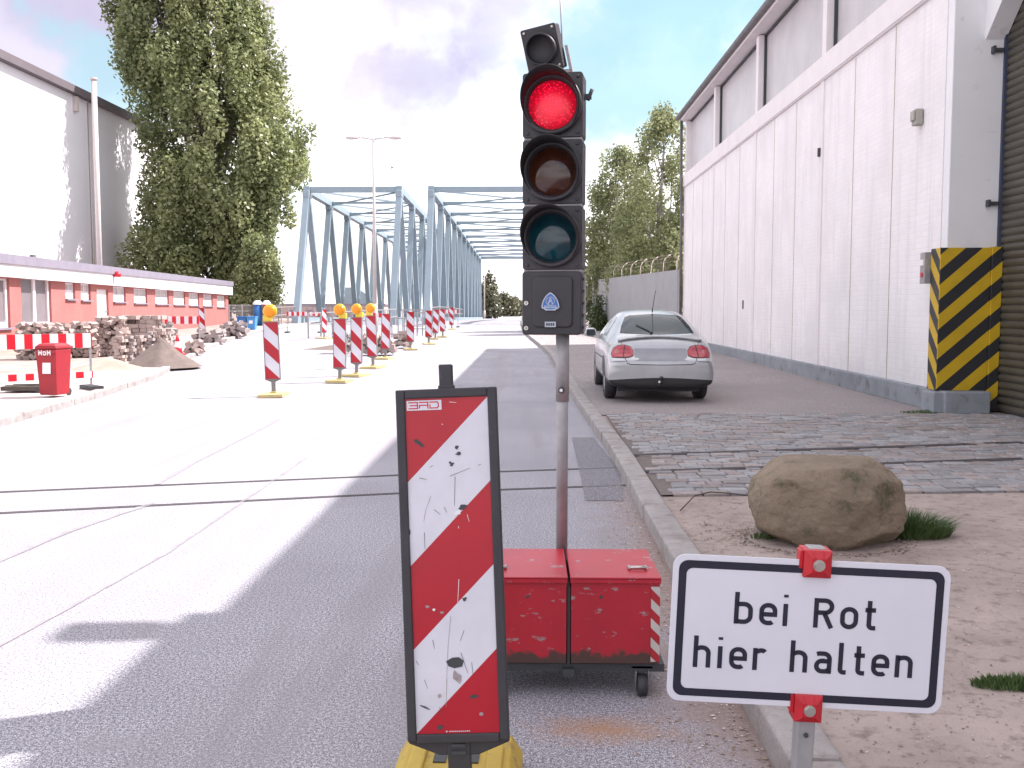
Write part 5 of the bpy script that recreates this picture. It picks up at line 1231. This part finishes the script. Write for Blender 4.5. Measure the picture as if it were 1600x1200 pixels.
for b_ in (0, (len(st) - 1) * K):
    fsl.append(tuple(b_ + i for i in (K - 3, K - 2, K - 1, 0, 1, 2, 3))); fsh.append(tuple(b_ + i for i in range(3, K - 2)))
mb = MB(); mb.add(vs, fsh, 0, True); mb.add(vs, fsl, 1, True); body = mb.build('body', [M['silver'], M['cardark']], car)
su = body.modifiers.new('s', 'SUBSURF'); su.levels = 3; su.render_levels = 3
bpy.context.view_layer.update(); dg = bpy.context.evaluated_depsgraph_get(); ev = body.evaluated_get(dg); me2 = bpy.data.meshes.new_from_object(ev)
bvh = BVHTree.FromPolygons([v.co.copy() for v in me2.vertices], [list(p_.vertices) for p_ in me2.polygons])
def proj(u, v, d, off):      # d: 'r' rear, 'l' left, 'R' right
    if d == 'r': o_, dr = Vector((u, -3, v)), Vector((0, 1, 0))
    elif d == 'l': o_, dr = Vector((-3, u, v)), Vector((1, 0, 0))
    else: o_, dr = Vector((3, u, v)), Vector((-1, 0, 0))
    h = bvh.ray_cast(o_, dr)
    if h[0] is None: return None
    nn = h[1]; 
    if nn.dot(dr) > 0: nn = -nn
    return h[0] + nn * off
def patch(outline, d, off, name, m, parent, rings=7, sub=3):
    pts = []
    for i, a in enumerate(outline):
        b = outline[(i + 1) % len(outline)]
        for k in range(sub): pts.append((a[0] + (b[0] - a[0]) * k / sub, a[1] + (b[1] - a[1]) * k / sub))
    cx = sum(p_[0] for p_ in pts) / len(pts); cz = sum(p_[1] for p_ in pts) / len(pts); n_ = len(pts); vs = []
    for r__ in range(rings + 1):
        k = r__ / rings
        for p_ in pts:
            q = proj(cx + (p_[0] - cx) * k, cz + (p_[1] - cz) * k, d, off if r__ < rings else off * .6)
            if q is None: q = vs[-n_] if len(vs) >= n_ else Vector((cx, 0, cz))
            vs.append(q)
            if r__ == 0: pass
    fs = [(j * n_ + i, j * n_ + (i + 1) % n_, (j + 1) * n_ + (i + 1) % n_, (j + 1) * n_ + i) for j in range(rings) for i in range(n_)]
    mb = MB(); mb.add(vs, fs, 0, True); return mb.build(name, m, parent)
def seam(mb, pts, d, w_, off=.003, mat_=0):
    out = []
    for a, b in zip(pts, pts[1:]):
        k = max(2, int(math.hypot(b[0] - a[0], b[1] - a[1]) / .04)); out += [(a[0] + (b[0] - a[0]) * i / k, a[1] + (b[1] - a[1]) * i / k) for i in range(k)]
    out.append(pts[-1]); vs = []; 
    for i, p_ in enumerate(out):
        a = out[max(0, i - 1)]; b = out[min(len(out) - 1, i + 1)]; L_ = math.hypot(b[0] - a[0], b[1] - a[1]) or 1; nx, nz_ = -(b[1] - a[1]) / L_ * w_ / 2, (b[0] - a[0]) / L_ * w_ / 2
        for s in (-1, 1):
            q = proj(p_[0] + s * nx, p_[1] + s * nz_, d, off); vs.append(q if q is not None else (vs[-2] if len(vs) > 1 else Vector((0, 0, 0))))
    mb.add(vs, [(2 * i, 2 * i + 1, 2 * i + 3, 2 * i + 2) for i in range(len(out) - 1)], mat_)
# rear window, side windows
rw = patch([(-.60, 1.00), (-.3, .99), (0, .985), (.3, .99), (.60, 1.00), (.56, 1.10), (.475, 1.235), (.40, 1.262), (0, 1.285), (-.40, 1.262), (-.475, 1.235), (-.56, 1.10)], 'r', .005, 'rear_window', M['carglass'], car, 9)
mb = MB(); mb.beam(proj(-.10, 1.01, 'r', .012), proj(-.32, 1.11, 'r', .018), .012, .012); mb.cyl(proj(-.10, 1.0, 'r', .0), proj(-.10, 1.0, 'r', .03), .02, n=10); mb.build('rear_wiper', M['cardark'], rw)
for d, nm in (('l', 'side_window'), ('R', 'side_window')):
    patch([(1.02, .95), (1.9, .94), (1.95, 1.25), (1.5, 1.235), (1.3, 1.17)], d, .004, nm, M['carglass'], car)
    patch([(1.98, .94), (2.95, .93), (2.68, 1.17), (2.4, 1.245), (2.02, 1.255)], d, .004, nm, M['carglass'], car)
    mb = MB(); seam(mb, [(1.0, .92), (1.05, .6), (1.35, .42), (1.95, .36), (2.95, .36), (3.02, .85)], d, .008); seam(mb, [(1.96, .92), (1.95, .36)], d, .008); seam(mb, [(.9, .62), (3.3, .60)], d, .02); mb.build('door_seam', M['cardark'], body)
for s in (-1, 1):
    out = [(s * .43, .69), (s * .43, .76), (s * .475, .815), (s * .56, .835), (s * .66, .83), (s * .735, .79), (s * .765, .72), (s * .76, .665), (s * .6, .66), (s * .5, .665)]
    tl = patch(out, 'r', .012, 'tail_lamp', M['tail'], car)
    mb = MB(); seam(mb, out + out[:1], 'r', .014, .006); seam(mb, [(s * .555, .83), (s * .59, .665)], 'r', .012, .014); mb.build('lamp_rim', M['cardark'], tl)
    patch([(s * .645, .71), (s * .645, .77), (s * .69, .78), (s * .73, .75), (s * .725, .70)], 'r', .0135, 'reflector', M['clear'], tl, 3)
mb = MB(); seam(mb, [(-.565, .66), (-.53, .585), (-.48, .565), (0, .555), (.48, .565), (.53, .585), (.565, .66)], 'r', .011); seam(mb, [(-.79, .60), (-.565, .605)], 'r', .008); seam(mb, [(.565, .605), (.79, .60)], 'r', .008); seam(mb, [(-.60, .84), (-.62, .93)], 'r', .006); seam(mb, [(.60, .84), (.62, .93)], 'r', .006); mb.build('boot_seam', M['cardark'], body)
patch([(-.41, .615), (.41, .615), (.41, .79), (-.41, .79)], 'r', .004, 'boot_panel', M['platearea'], car, 4)
mb = MB(); mb.box((0, -.02, .82), (.03, .012, .022)); mb.build('badge', M['bolt'], body) if False else None
# spoiler lip
vs = []
for i in range(25):
    x = -.66 + 1.32 * i / 24; q = proj(x, .885 + .055 * (1 - (x / .66) ** 2), 'r', 0); 
    if q is None: q = Vector((x, .3, .9))
    zz = q.z; vs += [Vector((x, q.y - .03, zz + .012)), Vector((x, q.y - .03, zz + .034)), Vector((x, q.y + .10, zz + .04)), Vector((x, q.y + .12, zz - .02))]
mb = MB(); mb.add(vs, [(4 * i + k, 4 * i + 4 + k, 4 * i + 4 + (k + 1) % 4, 4 * i + (k + 1) % 4) for i in range(24) for k in range(4)] + [(0, 1, 2, 3), (96, 97, 98, 99)], 0, True); mb.build('spoiler', M['silver'], car)
# dark lower apron, tow bar
mb = MB(); mb.box((0, .05, .30), (.12, .12, .09)); mb.cyl((0, .02, .27), (0, -.06, .29), .014, n=8); mb.cyl((0, -.06, .28), (0, -.06, .35), .014, n=8)
mb.build('tow_bar', M['cardark'], car); mb = MB(); mb.lathe([(0, .03), (.025, .018), (.03, 0), (.025, -.018), (0, -.03)], Matrix.Translation((0, -.06, .37)), 14); mb.build('tow_ball', M['cardark'], car)
mb = MB(); mb.cyl((-.03, -.015, .315), (-.03, -.02, .315), .018, n=12); mb.build('tow_socket', M['white'], car)
mb = MB(); mb.cyl((0, 1.25, 1.31), (.0, 1.22, 1.36), .01, n=8); mb.cyl((0, 1.22, 1.36), (.02, 1.0, 1.64), .005, n=6); mb.build('antenna', M['cardark'], car)
for s in (-1, 1):
    mb = MB(); mb.lathe([(0, -.11), (.05, -.105), (.075, -.06), (.08, .05), (.05, .1), (0, .11)], Matrix.Translation((s * .945, 3.0, .955)) @ Matrix.Rotation(R(90), 4, 'Y') @ Matrix.Scale(1.0, 4), 16); mb.box((s * .85, 3.0, .93), (.1, .05, .04))
    mr_ = mb.build('side_mirror', M['silver'], car); mb = MB(); mb.prism(rrect(.165, .11, .04, 5, s * .945, .955), .006, Matrix.Translation((0, 2.915, 0))); mb.build('mirror_glass', M['carglass'], mr_)
def wheel(x, y):
    s = 1 if x > 0 else -1; w0 = x - s * .19
    mb = MB(); mb.lathe([(.20, -.095), (.27, -.095), (.297, -.075), (.303, 0), (.297, .075), (.27, .095), (.20, .095)], Matrix.Translation((x - s * .095, y, .303)) @ Matrix.Rotation(R(90), 4, 'Y'), 36); wl_ = mb.build('wheel', M['rubber'], car)
    mb = MB(); mb.cyl((x - s * .03, y, .303), (x - s * .005, y, .303), .2, .185, 28); mb.build('rim', M['silver'], wl_)
for x in (-.835, .835):
    for y in (.86, 3.42):
        wheel(x, y); d = 'l' if x < 0 else 'R'
        patch([(y + .36 * math.cos(R(a)), max(.215, .303 + .36 * math.sin(R(a)))) for a in range(-14, 195, 16)], d, .003, 'wheel_arch', M['cardark'], car, 4, 1)
car.scale = (.925, 1, 1)
mb = MB(); mb.box((0, 1.9, .2), (1.3, 3.2, .1)); mb.build('underbody', M['cardark'], car)

# ------------------------------------------------------------------ left roadworks
M['barred'] = stripe_mat('barrier_stripes', (.62, .006, .02), (.74, .72, .74), lambda n, X, Z, Y: vmath(n, 'MULTIPLY', vmath(n, 'ADD', X, 5.03), 7.6), .45)
def barrier(loc, L_, rz_, label, h=1.0, low=True, bh=.24):
    t = thing('construction_barrier', loc, label, 'barrier', rot=(0, 0, rz_))
    mb = MB(); mb.box((L_ / 2, 0, h - bh / 2), (L_, .03, bh)); mb.build('striped_board', M['barred'], t)
    if low: mb = MB(); mb.box((L_ / 2, 0, .25), (L_, .03, .11)); mb.build('toe_board', M['barred'], t)
    for x in (0.02, L_ - .02):
        mb = MB(); mb.box((x, .035, h / 2), (.03, .03, h)); mb.build('post', M['steel'], t)
        mb = MB(); mb.box((x, .035, .03), (.2, .6, .07)); mb.build('foot', M['rubber'], t)
    return t
a = G(-40, 618, KH); b = G(146, 608, KH); rot = math.atan2(b.y - a.y, b.x - a.x)
barrier((a.x, a.y, KH), (b - a).length, rot, 'red and white barrier fence with toe board behind the red bin', .95)
# bin
q = G(86, 619, KH); bn = thing('rubbish_bin', (q.x, q.y, KH), 'tall worn red bin with a white sticker at the left edge of the road', 'bin', rot=(0, 0, R(-8))); bn.scale = (.80, .9, 1)
M['binred'] = mat('bin_red', (.34, .012, .022), (.26, .01, .018), 3, .5, dirt=(.16, .05, .04), dscale=4, dlo=.6, dhi=.75)
def taper(mb, w0, d0, w1, d1, z0_, z1_, mat_=0):
    v = [(sx * w0 / 2, sy * d0 / 2, z0_) for sx in (-1, 1) for sy in (-1, 1)] + [(sx * w1 / 2, sy * d1 / 2, z1_) for sx in (-1, 1) for sy in (-1, 1)]
    mb.add(v, [(0, 1, 3, 2), (4, 6, 7, 5), (0, 4, 5, 1), (2, 3, 7, 6), (0, 2, 6, 4), (1, 5, 7, 3)], mat_)
mb = MB(); taper(mb, .36, .38, .43, .46, .03, .74); mb.box((0, -.24, .70), (.40, .03, .05)); mb.build('body', M['binred'], bn, bevel=.02)
mb = MB(); mb.box((0, .02, .765), (.46, .5, .04)); taper(mb, .44, .46, .34, .34, .785, .83); mb.build('lid', M['binred'], bn, bevel=.015)
mb = MB(); mb.box((.01, -.222, .45), (.17, .012, .17), (R(-4), 0, 0)); mb.build('sticker', M['white'], bn)
mb = MB()
strokes(mb, [[(0, 0), (0, 1), (.5, .3), (1, 1), (1, 0)], [(1.6, .75), (1.6, .0), (2.4, 0), (2.4, .75), (1.6, .75)], [(3, 0), (3, 1), (3.5, .3), (4, 1), (4, 0)]], .02, lambda u, v: (-.12 + u * .06, .66 + v * .06), -.2565, 0)
mb.build('lettering', M['white'], bn)
for sx in (-1, 1): mb = MB(); mb.cyl((sx * .13, .2, .06), (sx * .17, .2, .06), .06, n=16); mb.build('wheel', M['rubber'], bn)
q = G(44, 612, KH); mb = MB()
for i in range(4): mb.box((0, i * .14 - .2, .06 + (i % 2) * .012), (.75, .12, .07), (0, 0, R(3 * i)))
tag(mb.build('plank_stack', M['bark'], loc=(q.x, q.y + .1, KH)), 'weathered planks lying on the ground left of the red bin', 'planks')
q = G(215, 575, KH)
def heap(name, c, rx, ry, h, m, seed, label, cat):
    vs = []; n_, k = 34, 16
    for j in range(k + 1):
        for i in range(n_):
            a = 2 * math.pi * i / n_; r = j / k; x, y = rx * r * math.cos(a), ry * r * math.sin(a)
            pn = noise.noise(Vector((x * 2.2, y * 2.2, seed))); p2 = noise.noise(Vector((x * 9, y * 9, seed)))
            s_ = 1 + .22 * noise.noise(Vector((math.cos(a) * 1.3, math.sin(a) * 1.3, seed)))
            vs.append((x * s_, y * s_, h * max(0, (1 - r) ** 1.1 + .10 * pn * (1 - r) * 2 + .03 * p2 * (1 - r)) - .01))
    mb = MB(); mb.add(vs, [(j * n_ + i, j * n_ + (i + 1) % n_, (j + 1) * n_ + (i + 1) % n_, (j + 1) * n_ + i) for j in range(k) for i in range(n_)], 0, True)
    return tag(mb.build(name, m, loc=c), label, cat)
M['sand'] = mat('grey_brown_sand', (.17, .13, .115), (.115, .09, .08), 5, .95, bump=.5, bscale=30)
M['sand2'] = mat('light_sand', (.40, .30, .25), (.3, .22, .18), 3, .95, bump=.5, bscale=30)
heap('sand_heap', (q.x + .32, q.y + .6, KH), .95, .85, .66, M['sand'], 3.3, 'pointed heap of grey brown sand beside the left kerb', 'sand heap')
q = G(150, 582, KH); heap('rubble_heap', (q.x - .1, q.y + .9, KH), 1.0, .8, .30, M['sand2'], 6.1, 'low flat heap of pale sand left of the grey sand heap', 'sand heap')
q = G(60, 560, KH); heap('rubble_heap', (q.x - .4, q.y + 2.0, KH), 2.6, 1.0, .35, M['sand2'], 8.1, 'long low sand bank behind the red and white barrier', 'sand heap')
M['paver'] = mat('concrete_paver', (.42, .33, .30), (.30, .235, .215), 4, .95, bump=.3)
M['paver2'] = mat('grey_paver', (.34, .29, .28), (.24, .2, .19), 4, .95, bump=.3)
def stack(px0, px1, pyt, pyb, Y, label, bs_=.2, seed=1, mess=.15, m='paver', ang=0):
    a = W(px0, pyb, Y); b = W(px1, pyb, Y); zt_ = W((px0 + px1) / 2, pyt, Y).z; z0_ = rz(Y) + KH; r_ = random.Random(seed)
    wd_ = b.x - a.x; mb = MB(); z = 0; row = 0
    while z < zt_ - z0_:
        x = -wd_ / 2 + r_.uniform(0, .1)
        while x < wd_ / 2:
            for yy in (0, 1, 2):
                if r_.random() < .93 - .5 * mess * (z / max(.1, zt_ - z0_)): mb.box((x + bs_ / 2 + r_.uniform(-.02, .02), yy * bs_ * 1.3 + r_.uniform(-.05, .05), z + bs_ * .3), (bs_ * .95, bs_ * 1.2, bs_ * .56), (r_.uniform(-mess, mess) * .4, r_.uniform(-mess, mess), r_.uniform(-mess, mess)))
            x += bs_
        z += bs_ * .6; row += 1
    o = mb.build('paver_stack', M[m], loc=((a.x + b.x) / 2, Y, z0_), rot=(0, 0, ang)); return tag(o, label, 'paving stones', 'stacks of lifted paving stones by the red building')
S0 = 24.5
for i, (x0_, x1_, t_, lb) in enumerate(((176, 188, 526, 'leftmost narrow upright stack of paving stones behind the sand heap'), (192, 204, 528, 'second narrow upright stack of paving stones behind the sand heap'), (208, 219, 525, 'third narrow upright stack of paving stones behind the sand heap peak'), (223, 233, 523, 'short stack of paving stones just right of the sand heap peak'), (237, 257, 515, 'widest pale stack of paving stones at the right end of its row'))):
    stack(x0_, x1_, t_, 556, S0 + .3 * i, lb, .13, 10 + i, .12, 'paver2' if i % 2 else 'paver')
stack(150, 184, 500, 555, 27, 'tumbled tall pile of paving stones below the white door', .16, 31, .7)
stack(184, 240, 497, 540, 28.5, 'high even block of paving stones behind the upright stacks', .2, 32, .06)
stack(98, 148, 505, 545, 26.5, 'untidy pile of paving stones left of the white door', .17, 33, .8)
stack(22, 92, 509, 550, 25.5, 'long untidy pile of paving stones below the large windows', .17, 34, .9)
stack(243, 262, 507, 535, 29.5, 'small tumbled pile of stones right of the high block', .16, 35, .8, 'paver2')
a = W(258, 517, 32); barrier((a.x, 32, rz(32) + KH), W(311, 517, 32).x - a.x, R(2), 'small red and white barrier in front of the red building', 1.0, False)
q = W(278, 556, 27.5); cn = thing('traffic_cone', (q.x, 27.5, rz(27.5) + KH), 'small red and white traffic cone right of the sand heap', 'cone')
mb = MB(); mb.box((0, 0, .02), (.36, .36, .04)); mb.build('base', M['brandred'], cn)
mb = MB(); mb.cyl((0, 0, .04), (0, 0, .22), .14, .10, 18, 0); mb.cyl((0, 0, .22), (0, 0, .38), .10, .065, 18, 1); mb.cyl((0, 0, .38), (0, 0, .55), .065, .03, 18, 0); mb.build('cone_body', [M['brandred'], M['white']], cn)
q = W(293, 552, 29); stack(286, 304, 533, 556, 28.5, 'pale slabs of paving leaning right of the small cone', .2, 41, .9, 'paver')
stack(300, 335, 520, 538, 36, 'low row of kerb stones at the foot of the beacon in the rubble', .25, 42, .5, 'paver2')
stack(342, 372, 508, 525, 42, 'low brown pile of stones left of the blue bins', .25, 43, .8, 'paver2')
M['blue'] = mat('blue_plastic', (.02, .13, .38), (.015, .10, .3), 3, .4); M['blue2'] = mat('light_blue_plastic', (.05, .25, .55), None, 3, .4)
for px, mm, lb in ((379, 'blue', 'dark blue bin left of its lighter neighbour, under the poplar'), (394, 'blue2', 'lighter blue bin next to the dark blue one, under the poplar')):
    q = W(px, 500, 52); t = thing('blue_bin', (q.x, 52, rz(52) + KH), lb, 'bin'); mb = MB(); taper(mb, .36, .4, .46, .5, .0, .62); mb.build('body', M[mm], t, bevel=.02); mb = MB(); mb.box((0, 0, .66), (.5, .54, .07)); mb.build('lid', M[mm], t, bevel=.01)
    mb = MB(); mb.box((0, -.26, .4), (.2, .02, .16)); mb.build('sticker', M['white'], t)
for px, mm, lb, wd_ in ((403, 'blue', 'narrow blue column by the bridge end, left of the red one', .5), (417, 'brandred', 'narrow red column by the bridge end, right of the blue one', .45)):
    q = W(px, 500, 60); t = thing('column', (q.x, 60, rz(60) + KH), lb, 'column'); mb = MB(); mb.cyl((0, 0, 0), (0, 0, 1.25), wd_ / 2, n=20); mb.build('shaft', M[mm], t); mb = MB(); mb.lathe([(wd_ * .55, 1.25), (wd_ * .58, 1.35), (wd_ * .3, 1.5), (0, 1.52)], n=20); mb.build('cap', M['white'], t)
# mesh fence between red building and the bridge
a = W(358, 505, 58); b = W(436, 505, 62); fz = thing('mesh_fence', (a.x, 58, rz(58) + KH), 'grey wire mesh fence from the red building corner to the bridge', 'fence')
L_ = b.x - a.x; mb = MB()
for i in range(5): mb = MB(); mb.box((L_ * i / 4, i, .65), (.06, .06, 1.3)); mb.build('post', M['steel'], fz)
mb = MB()
for zz in (.1, .5, .9, 1.25): mb.beam((0, 0, zz), (L_, 4, zz), .025, .025)
for i in range(60): mb.beam((L_ * i / 60, 4 * i / 60, .05), (L_ * i / 60, 4 * i / 60, 1.25), .015, .015)
mb.build('wire_mesh', M['steel'], fz)
# scaffold pieces, boxes inside the site behind the beacons
for px0, px1, Y, lb in ((556, 598, 45, 'red and white barrier board behind the amber-lamp row'), (448, 500, 50, 'low faded barrier near the left bridge post'), (694, 716, 60, 'small red and white barrier at the bridge railing end')):
    a = W(px0, 500, Y); b = W(px1, 500, Y); barrier((a.x, Y, rz(Y)), b.x - a.x, R(4), lb, 1.05, False, .2)
for px, Y, h, lb in ((645, 50, 1.15, 'leftmost upright tube frame by the far beacon cluster'), (660, 46, 1.05, 'upright tube frame just left of the far beacon cluster'), (622, 40, .9, 'upright tube frame right of the lampless beacon')):
    q = W(px, 500, Y); t = thing('tube_frame', (q.x, Y, rz(Y)), lb, 'site fence', 'steel tube frames in the roadworks')
    for dx in (-.5, -.25, 0, .25, .5): mb = MB(); mb.box((dx, 0, h / 2), (.045, .045, h)); mb.build('upright', M['steel'], t)
    mb = MB(); mb.box((0, 0, h), (1.08, .05, .05)); mb.box((0, -.045, h * .3), (1.08, .04, .04)); mb.build('crossbar', M['steel'], t)
stack(612, 640, 523, 548, 33.5, 'pink rubble pile between the lampless beacons', .2, 51, .9); stack(520, 545, 525, 550, 30, 'dark stone pile behind the nearest amber-lamp beacon', .2, 52, .8, 'paver2')
stack(560, 612, 530, 556, 29, 'rubble row behind the amber-lamp beacons', .2, 53, .8)
q = G(515, 552); heap('rubble_heap', (q.x, q.y + 1, rz(32)), 1.2, .7, .16, M['sand'], 12.1, 'flat grey rubble left of the amber-lamp row', 'rubble heap')
# far quay : pinkish wall, shed
M['quay'] = mat('quay_wall', (.45, .36, .34), (.36, .28, .27), .3, .9)
a = W(418, 497, 190); b = W(600, 497, 190); zt_ = W(500, 477, 190).z
qw = thing('quay_wall', (a.x, 190, -3), 'long pinkish quay building seen through the left bridge span', 'building')
mb = MB(); mb.box(((b.x - a.x) / 2, 4, (zt_ + 3) / 2), (b.x - a.x, 8, zt_ + 3)); mb.build('wall', M['quay'], qw)
for i in range(7): mb = MB(); mb.box(((b.x - a.x) * (.08 + .14 * i), -.03, zt_ + 3 - 1.3), (1.3, .08, .9)); mb.build('window', M['roofedge'], qw)
mb = MB(); mb.box(((b.x - a.x) / 2, 4, zt_ + 3.15), (b.x - a.x + .6, 8.6, .3)); mb.build('roof', M['roofedge'], qw)
a = W(530, 470, 215); zt_ = W(530, 449, 215).z
sh = thing('shed_roof', (a.x, 215, -3), 'grey shed roof behind the left bridge span', 'building')
mb = MB(); mb.prism([(0, 0), (6, 0), (6, zt_ + 3 - 1.6), (3.8, zt_ + 3), (0, zt_ + 3)], 8, Matrix.Identity(4)); mb.build('wall', M['bridge'], sh)
b_ = thing('far_bridge', (W(772, 481, 420).x, 420, 0), 'thin distant railway bridge crossing behind the road end', 'bridge')
mb = MB(); mb.box((9, 0, W(790, 480.5, 420).z), (24, 2, .9)); mb.build('deck', M['bridge'], b_)
for x in (2, 13): mb = MB(); mb.box((x, 0, -3), (.8, 1.5, 6 + W(790, 480.5, 420).z)); mb.build('pier', M['conc'], b_)
mb = MB(); mb.cyl((0, 0, 0), (0, 0, 1.0), .03, n=8); q = G(854, 528, 0); tag(mb.build('marker_post', M['dark'], loc=(q.x, q.y, .1)), 'thin dark marker post on the right pavement behind the signal', 'post')
